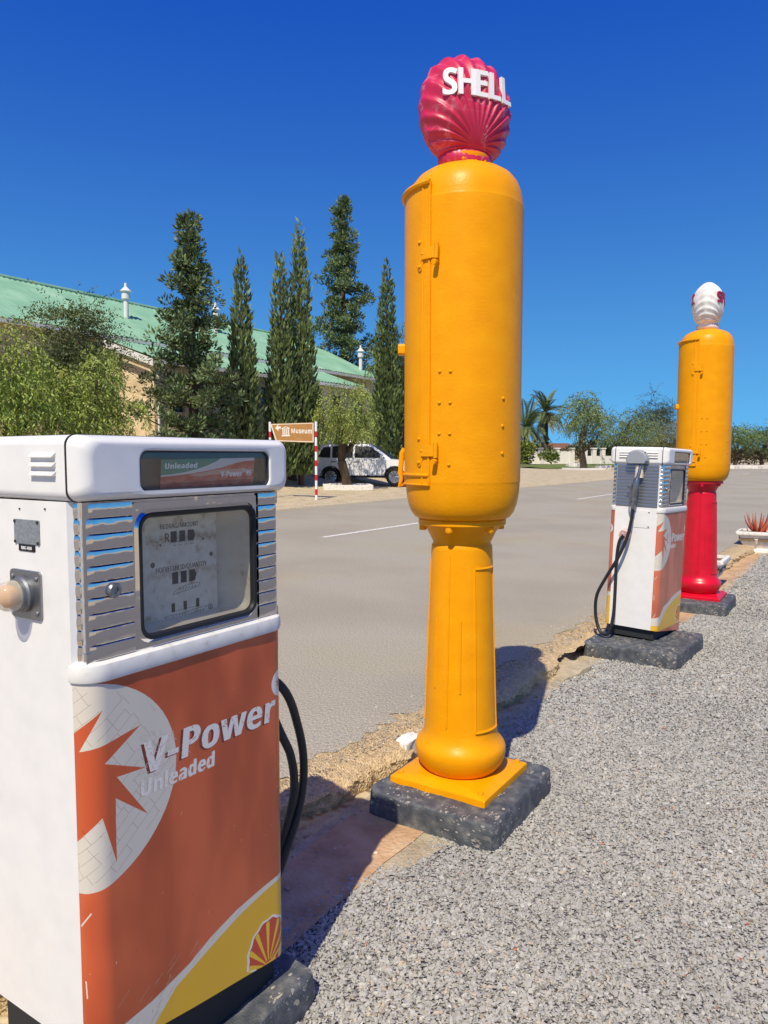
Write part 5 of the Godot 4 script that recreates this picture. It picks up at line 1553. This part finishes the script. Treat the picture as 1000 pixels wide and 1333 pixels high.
# ---------------------------------------------------------------- parked car (local x forward)
func side_lerp(y: float, k: int) -> float:   # 0 rear x, 1 front x, 2 half width of the cabin at height y
	return table(y, [[[1.08, -2.27], [1.45, -2.1], [1.72, -1.86], [1.82, -1.66]], [[1.08, 1.28], [1.45, 0.78], [1.72, 0.36], [1.82, 0.12]], [[1.08, 0.9], [1.45, 0.83], [1.72, 0.75], [1.82, 0.66]]][k])
func car(at: Vector3, turn: float):
	var t := thing("parked_car", "white sport utility car parked behind the pepper tree near the stone footing", "car", at, turn)
	var poly := PackedVector2Array([Vector2(-2.26, 0.46), Vector2(-2.36, 0.56), Vector2(-2.37, 0.82), Vector2(-2.31, 1.0), Vector2(-2.28, 1.1), Vector2(0.9, 1.1), Vector2(1.28, 1.12), Vector2(1.8, 1.08), Vector2(2.2, 1.0), Vector2(2.38, 0.9), Vector2(2.42, 0.7), Vector2(2.4, 0.5), Vector2(2.28, 0.4)])
	for c in [1.375, -1.375]:
		for i in 13:
			var a := lerpf(-0.05, PI + 0.05, i / 12.0)
			poly.append(Vector2(c + cos(a) * 0.43, 0.4 + sin(a) * 0.42))
	var bb := MB.new()
	bb.prism(poly, -0.86, 0.86)
	var inset := PackedVector2Array()
	for p in poly: inset.append(Vector2(p.x * 0.985, 0.75 + (p.y - 0.75) * 0.97))
	for s in [-1.0, 1.0]:
		var a := PackedVector3Array(); var b := PackedVector3Array()
		for i in poly.size(): a.append(Vector3(poly[i].x, poly[i].y, 0.86 * s)); b.append(Vector3(inset[i].x, inset[i].y, 0.915 * s))
		bb.loft([a, b], false, false)
		bb.prism(inset, 0.9 * s, 0.915 * s)
	obj("body", bb, M.car_white, t, 25.0)
	var cb := MB.new()
	var loops := []
	for y in [1.08, 1.25, 1.45, 1.6, 1.72, 1.79, 1.82]:
		var l := PackedVector3Array()
		var xr := side_lerp(y, 0); var xf := side_lerp(y, 1); var hw := side_lerp(y, 2)
		for p in cb.rr(xf - xr, 2 * hw, 0.16, 0.0, Vector2((xf + xr) / 2, 0), 4): l.append(Vector3(p.x, y, -p.y))
		loops.append(l)
	var l2 := PackedVector3Array()
	for p in loops[-1]: l2.append(Vector3((p.x + 0.9) * 0.8 - 0.9, 1.845, p.z * 0.75))
	loops.append(l2)
	cb.loft(loops, false, true)
	obj("cabin", cb, M.car_white, t, 40.0)
	for s in [-1.0, 1.0]:
		for w in [[[-1.96, 1.2], [-1.4, 1.18], [-1.4, 1.66], [-1.72, 1.62]], [[-1.32, 1.18], [-0.42, 1.18], [-0.42, 1.69], [-1.32, 1.68]], [[-0.34, 1.18], [0.98, 1.18], [0.36, 1.64], [-0.34, 1.69]]]:
			var mb := MB.new()
			var rows := []
			for k in 7:
				var f := k / 6.0
				var lx := lerpf(w[0][0], w[3][0], f); var rx := lerpf(w[1][0], w[2][0], f)
				var ly := lerpf(w[0][1], w[3][1], f); var ry := lerpf(w[1][1], w[2][1], f)
				rows.append(PackedVector3Array([Vector3(lx, ly, s * (side_lerp(ly, 2) + 0.006)), Vector3(rx, ry, s * (side_lerp(ry, 2) + 0.006))]))
			mb.loft(rows, false, false, false)
			obj("side_window", mb, M.dark_glass, t)
		var hd := MB.new()
		for x in [-0.25, -1.25]: hd.box(Vector3(x - 0.11, 1.0, s * 0.91), Vector3(x + 0.11, 1.035, s * 0.94))
		obj("door_handles", hd, M.rim, t, 20.0)
		for x in [-1.36, -0.38, 0.98]:
			var gp_ := MB.new(); gp_.box(Vector3(x - 0.006, 0.48, s * 0.9), Vector3(x + 0.006, 1.08, s * 0.9165))
			obj("door_gap", gp_, M.black, t, 20.0)
		var st := MB.new(); st.box(Vector3(-0.92, 0.34, s * 0.8), Vector3(0.92, 0.44, s * 0.925))
		obj("running_board", st, M.black, t, 20.0)
		var mi := MB.new(); mi.plate(0.2, 0.15, 0.12, 0.04, 0.02)
		mi.moved(Transform3D(Basis(Vector3.UP, PI / 2), Vector3(0.78, 1.24, s * 1.0)))
		obj("mirror", mi, M.car_white, t)
		var rl := MB.new(); rl.tube([Vector3(-1.75, 1.83, s * 0.6), Vector3(-1.6, 1.88, s * 0.62), Vector3(-0.3, 1.88, s * 0.62), Vector3(-0.1, 1.83, s * 0.6)], 0.018, 6)
		obj("roof_rail", rl, M.rim, t)
		var tl := MB.new(); tl.box(Vector3(-2.375, 0.9, s * 0.6), Vector3(-2.2, 1.04, s * 0.922))
		obj("tail_light", tl, M.tail_red, t, 20.0)
		var hl := MB.new(); hl.box(Vector3(2.1, 0.84, s * 0.55), Vector3(2.4, 0.95, s * 0.91))
		obj("headlight", hl, M.dark_glass, t, 20.0)
		for c in [1.375, -1.375]:
			var ar := MB.new()
			var pa := []
			for i in 15:
				var a := lerpf(-0.1, PI + 0.1, i / 14.0)
				pa.append(Vector3(c + cos(a) * 0.435, 0.4 + sin(a) * 0.425, s * 0.912))
			ar.tube(pa, 0.022, 6)
			obj("wheel_arch", ar, M.black, t)
			var wb := MB.new()
			wb.lathe([Vector2(0.22, -0.12), Vector2(0.33, -0.125), Vector2(0.375, -0.1), Vector2(0.385, -0.05), Vector2(0.385, 0.05), Vector2(0.375, 0.1), Vector2(0.33, 0.125), Vector2(0.27, 0.12), Vector2(0.26, 0.06)], 28)
			var tr := Transform3D(Basis(Vector3.RIGHT, PI / 2 * s), Vector3(c, 0.385, s * 0.79))
			wb.moved(tr)
			var wheel := obj("wheel", wb, M.tyre, t)
			var rb := MB.new()
			rb.lathe([Vector2(0.265, 0.09), Vector2(0.255, 0.11), Vector2(0.24, 0.105), Vector2(0.235, 0.06)], 28)
			for i in 10:
				var d := Vector3(cos(TAU * i / 10), 0, sin(TAU * i / 10))
				rb.tube([d * 0.03 + Vector3(0, 0.105, 0), d * 0.245 + Vector3(0, 0.1, 0)], [0.028, 0.02], 5)
			rb.lathe([Vector2(0.06, 0.07), Vector2(0.06, 0.11), Vector2(0.0, 0.115)], 12)
			rb.moved(tr)
			obj("rim", rb, M.rim, wheel)
			var bk := MB.new(); bk.lathe([Vector2(0.16, 0.02), Vector2(0.16, 0.04), Vector2(0.0, 0.04)], 20); bk.moved(tr)
			obj("brake_disc", bk, M.dull_steel, wheel)
	for e in [0, 1]:
		var mb := MB.new(); var rows := []
		for k in 7:
			var y := lerpf(1.14, 1.72, k / 6.0)
			var x := side_lerp(y, 1) + 0.006 if e else side_lerp(y, 0) - 0.006
			var hw := side_lerp(y, 2) - 0.13
			rows.append(PackedVector3Array([Vector3(x, y, -hw), Vector3(x, y, hw)]))
		mb.loft(rows, false, false, false)
		obj("windscreen" if e else "rear_window", mb, M.dark_glass, t)
	var gr := MB.new(); gr.box(Vector3(2.36, 0.6, -0.5), Vector3(2.43, 0.88, 0.5))
	obj("grille", gr, M.black, t, 20.0)

func motorcycle(at: Vector3, turn: float):
	var t := thing("motorcycle", "small dark red motorcycle standing beside the stone footing behind the white car", "motorcycle", at, turn)
	for x in [-0.62, 0.62]:
		var wb := MB.new()
		var ring := []
		for i in 25: ring.append(Vector3(x + cos(TAU * i / 24) * 0.27, 0.3 + sin(TAU * i / 24) * 0.27, 0))
		wb.tube(ring, 0.045, 8, false)
		for i in 6: wb.tube([Vector3(x, 0.3, 0), Vector3(x + cos(TAU * i / 6) * 0.26, 0.3 + sin(TAU * i / 6) * 0.26, 0)], 0.008, 5)
		obj("wheel", wb, M.tyre, t)
	var fr := MB.new()
	fr.tube([Vector3(-0.62, 0.3, 0.05), Vector3(-0.1, 0.35, 0.08), Vector3(0.25, 0.4, 0.05), Vector3(0.4, 0.85, 0)], 0.03, 8)
	fr.tube([Vector3(0.4, 0.85, 0), Vector3(-0.2, 0.75, 0), Vector3(-0.7, 0.75, 0)], 0.025, 8)
	fr.tube([Vector3(0.62, 0.3, 0.06), Vector3(0.4, 0.95, 0.06)], 0.025, 8); fr.tube([Vector3(0.62, 0.3, -0.06), Vector3(0.4, 0.95, -0.06)], 0.025, 8)
	fr.box(Vector3(-0.2, 0.28, -0.13), Vector3(0.2, 0.58, 0.13))
	obj("frame", fr, M.black, t)
	var tk := MB.new(); tk.tube([Vector3(-0.08, 0.82, 0), Vector3(0.05, 0.86, 0), Vector3(0.25, 0.88, 0), Vector3(0.38, 0.86, 0)], [0.07, 0.12, 0.13, 0.07], 12)
	obj("fuel_tank", tk, M.tail_red, t)
	var se := MB.new(); se.tube([Vector3(-0.75, 0.83, 0), Vector3(-0.5, 0.83, 0), Vector3(-0.08, 0.8, 0)], [0.08, 0.11, 0.09], 10)
	obj("seat", se, M.black, t)
	var hb := MB.new(); hb.tube([Vector3(0.25, 1.02, -0.36), Vector3(0.38, 1.0, -0.15), Vector3(0.4, 0.96, 0), Vector3(0.38, 1.0, 0.15), Vector3(0.25, 1.02, 0.36)], 0.018, 8)
	obj("handlebar", hb, M.dull_steel, t)
	var lp := MB.new(); lp.tube([Vector3(0.48, 0.88, 0), Vector3(0.56, 0.88, 0)], [0.07, 0.09], 12)
	obj("headlamp", lp, M.rim, t)
	var mg := MB.new()
	mg.tube([Vector3(-0.72, 0.58, 0), Vector3(-0.85, 0.7, 0), Vector3(-0.95, 0.68, 0)], [0.06, 0.05, 0.02], 8)
	obj("mudguard", mg, M.tail_red, t)

func museum_sign():
	var right := gp(412, 651, 0.27)
	var left := dp(352, 595, -right.z + 0.25); left.y = right.y
	var turn := atan2(-(right - left).z, (right - left).x)
	var t := thing("museum_sign", "brown pointed museum sign on two red and white banded posts", "sign", left, turn)
	var span := left.distance_to(right)
	for x in [0.0, span]:
		var pb := MB.new(); pb.tube([Vector3(x, -0.1, 0), Vector3(x, 2.42, 0)], 0.04, 14)
		var post := obj("post", pb, M.letter_white, t)
		for k in 5:
			var y := 0.16 + 0.445 * k
			var bd := MB.new(); bd.tube([Vector3(x, y, 0), Vector3(x, y + 0.18, 0)], 0.0415, 14)
			obj("red_band", bd, M.post_red, post)
	var pl := MB.new()
	var y0 := 1.77; var y1 := 2.39
	var face := [Vector3(0.03, y1 - 0.03, 0.055), Vector3(span - 0.05, y1, 0.055), Vector3(span - 0.05, y0, 0.055), Vector3(0.2, y0 + 0.04, 0.055)]
	pl.quad_uv(face[3], face[2], face[1], face[0], Vector2(0.115, 1), Vector2(1, 1), Vector2(1, 0), Vector2(0, 0))
	var panel := obj("panel", pl, museum_print(), t)
	var bk := MB.new()
	var back := []
	for p in face: back.append(p - Vector3(0, 0, 0.004))
	var deep := []
	for p in face: deep.append(p - Vector3(0, 0, 0.02))
	bk.loft([PackedVector3Array(back), PackedVector3Array(deep)])
	obj("backing", bk, M.sign_back, panel, 20.0)

func planter(at: Vector3, label: String, seed_: int, leaf_label: String, n: int, reach: float, upright: float, s := 1.0):
	var t := thing("planter", label, "planter", at, road_turn, "white moulded planters")
	var mb := MB.new(); var loops := []
	for q in [[0.46, 0.0], [0.46, 0.03], [0.43, 0.06], [0.38, 0.075], [0.4, 0.1], [0.46, 0.16], [0.52, 0.23], [0.55, 0.29], [0.55, 0.3], [0.62, 0.305], [0.63, 0.32], [0.62, 0.355], [0.6, 0.36], [0.54, 0.36], [0.53, 0.31]]:
		var l := PackedVector3Array()
		for p in mb.rr(q[0] * s, q[0] * s, 0.03, 0.0, Vector2.ZERO, 4): l.append(Vector3(p.x, q[1] * s, -p.y))
		loops.append(l)
	mb.loft(loops, true, false)
	obj("bowl", mb, M.whitewash, t, 30.0)
	for k in 4:
		var sw := MB.new()
		var turn := Basis(Vector3.UP, PI / 2 * k)
		for e in [-1, 1]:
			var pa := []
			for i in 9:
				var f := i / 8.0
				pa.append(turn * (Vector3(e * (0.03 + f * 0.15), 0.23 - sin(f * PI) * 0.05 + 0.01 * f, 0.0) + Vector3(0, 0, lerpf(0.2, 0.265, (0.23 - sin(f * PI) * 0.05 - 0.1) / 0.19) + 0.005)) * s)
			sw.tube(pa, 0.011 * s, 6)
		sw.tube([turn * Vector3(0, 0.24, 0.262) * s, turn * Vector3(0, 0.17, 0.24) * s, turn * Vector3(0, 0.13, 0.222) * s], [0.03 * s, 0.024 * s, 0.008 * s], 8)
		obj("swag", sw, M.whitewash, t)
	var so := MB.new(); so.box(Vector3(-0.265, 0.2, -0.265) * s, Vector3(0.265, 0.325, 0.265) * s)
	obj("soil", so, M.soil, t, 20.0)
	# the plant grows in the planter and could be lifted out
	rng.seed = seed_
	var pl := thing("aloe_plant", leaf_label, "plant", at + Vector3(0, 0.32 * s, 0), 0.0, "red aloes in the planters")
	for i in n:
		var a := i * 2.4 + rng.randfn(0, 0.2)
		var f := float(i) / n
		var d := Vector3(cos(a), 0, sin(a))
		var lean := lerpf(1.1, 0.25, f) * upright
		var path := []; var radii := []
		var p := d * 0.02
		var len_ := reach * rng.randf_range(0.75, 1.1)
		for k in 7:
			path.append(p); radii.append(lerpf(0.03, 0.003, pow(k / 6.0, 0.8)) * s)
			var bend := lean * (1.15 - 0.18 * k)
			p += (d * sin(bend) + Vector3.UP * cos(bend)).normalized() * len_ / 6.0
		var lb := MB.new(); lb.tube(path, radii, 7)
		obj("leaf", lb, M.aloe[i % 3], pl)

func white_blocks(called: String, label: String, at: Vector3, turn: float, side: float, group: String):
	var t := thing(called, label, "kerb", at, turn, group)
	for k in 4:
		var b := rough_block(side if k % 2 == 0 else side - 0.44, 0.2, 0.2, 70 + k, 0.006)
		b.moved(Transform3D(Basis(Vector3.UP, PI / 2 * k), Basis(Vector3.UP, PI / 2 * k) * Vector3(0, -0.02, side / 2 - 0.1)))
		obj("block", b, M.whitewash, t, 30.0)

func _ready():
	wobble.seed = 4; wobble.frequency = 0.05; wobble.fractal_octaves = 3
	# ---- camera, sky, sun, exposure
	var cam := Camera3D.new()
	cam.position = Vector3(0, EYE, 0); cam.rotation.x = -pitch
	cam.fov = rad_to_deg(2.0 * atan(666.5 / FOCAL)); cam.near = 0.05; cam.far = 2000.0
	add_child(cam); cam.current = true
	var env := Environment.new()
	env.background_mode = Environment.BG_SKY
	var sm := ProceduralSkyMaterial.new()
	sm.sky_top_color = rgb(0, 64, 178); sm.sky_horizon_color = rgb(104, 188, 242); sm.sky_curve = 0.17; sm.sky_energy_multiplier = 1.0
	sm.ground_horizon_color = rgb(190, 176, 150); sm.ground_bottom_color = rgb(150, 138, 118); sm.sun_angle_max = 55.0; sm.sun_curve = 0.3
	var sky := Sky.new(); sky.sky_material = sm
	env.sky = sky
	env.tonemap_mode = Environment.TONE_MAPPER_LINEAR; env.tonemap_exposure = 1.06
	env.sdfgi_enabled = true; env.ssao_enabled = true; env.ssil_enabled = true
	var we := WorldEnvironment.new(); we.environment = env; add_child(we)
	var sun := DirectionalLight3D.new()
	sun.light_energy = 1.4; sun.light_angular_distance = 0.5; sun.light_color = Color(1.0, 0.955, 0.86); sun.shadow_enabled = true
	add_child(sun)
	var az := deg_to_rad(17.0); var el := deg_to_rad(54.0)
	sun.look_at_from_position(Vector3.ZERO, Vector3(sin(az) * cos(el), -sin(el), -cos(az) * cos(el)))
	# ---- materials
	make_materials()
	M.print_near = door_print(false); M.print_far = door_print(true)
	M.dial = dial_print(); M.card = card_print()
	M.window_dark = mat(rgb(44, 50, 58), 0.6)
	M.hood = mat(rgb(150, 156, 164), 0.5)
	M.coupling = textured(noise_tex(71, 0.02, 2, [[0.0, rgb(200, 30, 40)], [0.42, rgb(200, 36, 44)], [0.5, rgb(226, 222, 214)], [1.0, rgb(230, 226, 220)]]), 8.0, 0.5)
	M.dull_chrome = mat(rgb(160, 164, 170), 0.4, 0.9)
	M.aloe = [mat(rgb(186, 86, 62), 0.45), mat(rgb(150, 66, 60), 0.45), mat(rgb(196, 112, 74), 0.45)]
	# ---- setting
	make_ground()
	hall()
	# ---- pumps and their plinths
	var plinth := func(u: float, v: float, along: float, across: float, h: float, label: String, seed_: int, turn := 0.0):
		var o := obj("concrete_plinth", rough_block(along, across, h + 0.03, seed_), M.plinth, null, 30.0)
		o.position = uv(u, v, -0.03); o.rotation.y = road_turn + turn
		tag(o, label, "plinth", "black painted concrete plinths")
	plinth.call(2.95, 1.48, 0.69, 0.62, 0.12, "chipped black concrete plinth under the all yellow pump", 1)
	plinth.call(8.25, 1.38, 0.74, 0.66, 0.12, "black concrete plinth under the pump with the red column", 2)
	plinth.call(6.13, 1.42, 0.86, 0.74, 0.12, "cracked black concrete plinth under the cabinet pump with a hanging nozzle", 3, deg_to_rad(-3))
	plinth.call(1.22, 1.54, 0.78, 0.54, 0.1, "rough black concrete plinth under the cabinet pump with a side lamp", 4)
	antique_pump(uv(2.97, 1.505, 0.117), "tall yellow antique fuel pump with a pink seashell globe", M.yellow, M.globe_pink, M.letter_white, deg_to_rad(-36.0), 0.0)
	var rp = antique_pump(uv(8.3, 1.38, 0.117), "tall yellow antique fuel pump on a red column with a white seashell globe", M.red, M.globe_white, M.letter_red, deg_to_rad(3.0), 0.0)
	dispenser(uv(1.534 - HX, 1.324 + HZ, 0.0), road_turn, "white cabinet fuel pump with orange printed door, chrome dial surround and side lamp", true)
	rp.scale = Vector3.ONE * 1.022
	var fp := dispenser(Vector3(2.195, 0.03, -6.118), deg_to_rad(90.0 - 39.0), "white cabinet fuel pump with black hose looping down its white end", false)
	fp.transform = Transform3D(Basis(Vector3(0, 0, 1), deg_to_rad(-1.8)) * Basis(Vector3.UP, deg_to_rad(51.0)), fp.position)
	# ---- street things
	planter(uv(13.75, 1.38), "white moulded planter holding a spiky red aloe at the slab edge", 5, "spiky red aloe with long curved leaves in the planter on the slab", 22, 0.36, 1.0)
	planter(uv(9.75, 1.62), "white moulded planter behind the red column holding a bulbous aloe", 6, "closed reddish aloe with thick leaves behind the red column", 16, 0.34, 0.45)
	var rb1 := obj("broken_stone", rough_block(0.13, 0.09, 0.08, 44, 0.012), M.whitewash, null, 35.0)
	rb1.position = uv(3.2, 1.93, 0.05); rb1.rotation.y = 0.7
	tag(rb1, "whitewashed lump of broken stone at the kerb behind the yellow pump plinth", "stone")
	var rb2 := obj("broken_slab", rough_block(0.42, 0.26, 0.05, 45, 0.008), M.slab_grey, null, 35.0)
	rb2.position = uv(5.18, 1.78, -0.012); rb2.rotation = Vector3(0.03, 0.75, 0.08)
	tag(rb2, "flat pale slab lying before the hollow under the kerb", "slab")
	museum_sign()
	var cp := dp(477, 595, 31.8); cp.y = ground_at(cp)
	car(cp, deg_to_rad(-9.0))
	var mp := stand(399, 32.5)
	motorcycle(mp, deg_to_rad(65.0))
	var tp := gp(452, 637, 0.33)
	tp.y = ground_at(tp)
	white_blocks("tree_kerb", "square of whitewashed kerb blocks round the pepper tree before the white car", tp, deg_to_rad(6.0), 1.9, "whitewashed tree kerbs")
	# ---- trees by the hall
	var pg := "pepper trees across the road"
	pepper_tree("pepper_tree", "weeping pepper tree growing in a square of white kerb blocks beside the car", tp, 4.45, 2.6, 101, 0.7, Color(0.23, 0.3, 0.065), pg, 0.5)
	pepper_tree("pepper_tree", "broad light green pepper tree before the end wall of the hall", stand(112, 18.0), 4.25, 2.3, 102, 0.75, Color(0.25, 0.33, 0.06), pg, 0.1)
	pepper_tree("pepper_tree", "yellowish green pepper tree before the long hall roof with branches to the ground", stand(8, 16.5), 4.3, 2.3, 103, 0.85, Color(0.26, 0.34, 0.06), pg, 0.1)
	pepper_tree("pepper_tree", "small pepper tree growing behind the museum sign", stand(380, 29.5), 3.9, 1.9, 104, 0.5, Color(0.18, 0.24, 0.05), pg, 0.4)
	pepper_tree("pepper_tree", "dense green pepper tree between the last cypress and the yellow pump", stand(530, 38.0), 8.2, 3.6, 105, 0.9, Color(0.14, 0.19, 0.04), pg, 0.12)
	pepper_tree("pepper_tree", "darker olive round headed tree standing behind the light pepper trees", stand(104, 21.0), 5.6, 1.7, 106, 1.0, Color(0.11, 0.145, 0.045), pg, 0.3, 1.0, 0.15)
	conifer("dark knobbly conifer in front of the hall end wall", stand(252, 23.6), 8.9, 3.6, 111, "dark conifers before the hall")
	conifer("tallest dark conifer rising past the gable end of the hall", stand(447, 45.0), 16.4, 5.6, 112, "dark conifers before the hall", 1.4)
	var cg := "cypresses before the hall"
	cypress("narrow cypress standing alone right beside the knobbly conifer", stand(317, 26.2), 8.2, 1.3, 121, cg)
	cypress("shorter cypress of the close pair before the hall", stand(367, 27.9), 8.8, 1.25, 122, cg)
	cypress("taller pointed cypress of the close pair before the hall", stand(392, 28.8), 10.2, 1.4, 123, cg)
	cypress("slim cypress standing between the pepper trees close to the yellow pump", stand(504, 34.6), 10.3, 1.5, 124, cg, Color(0.1, 0.14, 0.04))
	# ---- far end of the road
	far_side()

func far_side():
	var fg := "trees along the far end of the road"
	for q in [[760.0, 72.0, 510.0, 5.4, "lone pepper tree in a white kerb ring beside the distant wall", 0.14, 0.2, 0.07], [818.0, 86.0, 530.0, 7.0, "wide pepper tree behind the cabinet pump with hanging nozzle", 0.14, 0.2, 0.075], [868.0, 92.0, 545.0, 6.0, "brownish pepper tree left of the pump with the white globe", 0.16, 0.18, 0.075],
			[915.0, 100.0, 548.0, 6.5, "pepper tree hidden behind the pump with the white globe", 0.13, 0.19, 0.07], [957.0, 92.0, 547.0, 5.4, "pepper tree right beside the pump with the white globe", 0.13, 0.2, 0.07], [992.0, 96.0, 549.0, 6.0, "pepper tree above the planter with the spiky aloe", 0.13, 0.19, 0.07], [1040.0, 90.0, 545.0, 6.5, "outermost pepper tree along the road", 0.13, 0.19, 0.07]]:
		var at := stand(q[0], q[1])
		pepper_tree("roadside_tree", q[4], at, height_of(q[2], q[1]) - at.y, q[3], int(q[0]), 0.75, Color(q[5], q[6], q[7]), fg, 0.3, 2.0, 0.6)
	var d := stand(853, 118.0)
	pepper_tree("roadside_tree", "tall dark tree rising above the brownish pepper tree", d, height_of(517, 118.0) - d.y, 6.5, 33, 0.7, Color(0.05, 0.075, 0.04), fg, 0.4, 2.2, 0.2)
	palm("spreading palm with a full round head of fronds", stand(709, 97.0), 6.6, 3.7, 41)
	palm("drooping palm beside the tank of the yellow pump", stand(684, 92.0), 4.4, 4.2, 42)
	shrub("shrub", "light green bush at the foot of the drooping palm", stand(680, 80.0), Vector3(3.0, 2.6, 2.5), 51, Color(0.16, 0.2, 0.03), 1500, "bushes by the white wall", 0.3)
	shrub("shrub", "dark bush hanging over the white wall under the palms", stand(696, 94.0), Vector3(4.0, 3.2, 3.0), 52, Color(0.06, 0.08, 0.03), 1500, "bushes by the white wall", 0.3)
	shrub("shrub", "round green bush beside the white gate pillar", stand(718, 88.0), Vector3(2.4, 1.5, 2.0), 53, Color(0.12, 0.17, 0.03), 1000, "bushes by the white wall", 0.26)
	shrub("hedge", "long dark hedge behind the distant pepper trees", stand(830, 110.0), Vector3(20.0, 3.6, 4.0), 54, Color(0.06, 0.08, 0.035), 6000, "", 0.45)
	shrub("hedge", "low dry hedge below the trees on the far right", stand(985, 120.0), Vector3(24.0, 2.8, 4.0), 55, Color(0.1, 0.09, 0.05), 5000, "", 0.45)
	# white garden wall with pillars
	var a := stand(690, 90.0); var b := stand(800, 92.0)
	var wt := thing("garden_wall", "low white garden wall with square pillars beyond the road", "wall", a, atan2(-(b - a).z, (b - a).x))
	var span := a.distance_to(b)
	var wb := MB.new()
	wb.box(Vector3(0.2, -0.1, -0.1), Vector3(5.5, 1.45, 0.1)); wb.box(Vector3(7.2, -0.1, -0.1), Vector3(span, 0.9, 0.1))
	obj("wall", wb, M.whitewash, wt, 20.0)
	for x in [0.4, 1.4, 3.5, 5.5, 7.2, 8.4, 9.6]:
		var pb := MB.new()
		pb.box(Vector3(x - 0.25, -0.1, -0.25), Vector3(x + 0.25, 1.75, 0.25)); pb.box(Vector3(x - 0.32, 1.75, -0.32), Vector3(x + 0.32, 1.9, 0.32))
		obj("pillar", pb, M.whitewash, wt, 20.0)
	var gr := sheet(steps([[70.0, 118.0, 6.0]]), [25.5, 30.0], func(u, v): return uv(u, v, ground_y(u, v) + 0.02))
	struct("lawn", gr, textured(noise_tex(81, 0.05, 4, [[0.0, rgb(70, 84, 34)], [0.5, rgb(100, 116, 48)], [1.0, rgb(140, 146, 76)]]), 0.3, 0.95, true))
	var hs := thing("distant_house", "small distant house with a brown roof behind the white wall", "house", stand(722, 150.0), 0.3)
	var hb := MB.new(); hb.box(Vector3(-4, -0.2, -3), Vector3(4, 2.2, 3)); obj("wall", hb, M.plaster, hs, 20.0)
	var rb := MB.new(); rb.loft([PackedVector3Array([Vector3(-4.4, 2.2, -3.4), Vector3(4.4, 2.2, -3.4), Vector3(4.4, 2.2, 3.4), Vector3(-4.4, 2.2, 3.4)]), PackedVector3Array([Vector3(-3.0, 3.6, -0.2), Vector3(3.0, 3.6, -0.2), Vector3(3.0, 3.6, 0.2), Vector3(-3.0, 3.6, 0.2)])])
	obj("roof", rb, mat(rgb(120, 84, 62), 0.8), hs, 20.0)
	var tp := stand(760, 72.0)
	white_blocks("tree_kerb", "square of whitewashed kerb blocks round the lone pepper tree near the distant wall", tp, 0.4, 3.0, "whitewashed tree kerbs")
	rng.seed = 91
	for q in [[782.0, 73.0], [792.0, 74.0], [742.0, 82.0], [750.0, 82.0], [945.0, 84.0], [952.0, 85.0], [962.0, 86.0], [972.0, 87.0], [984.0, 86.0], [995.0, 88.0], [1006.0, 88.0]]:
		var o := obj("painted_stone", rough_block(rng.randf_range(0.7, 1.2), 0.6, 0.45, int(q[0]), 0.03), M.whitewash, null, 40.0)
		o.position = stand(q[0], q[1]) + Vector3(0, -0.05, 0); o.rotation.y = rng.randf() * TAU
		tag(o, "whitewashed stone lying among the trees at the far end of the road", "stone", "whitewashed stones")
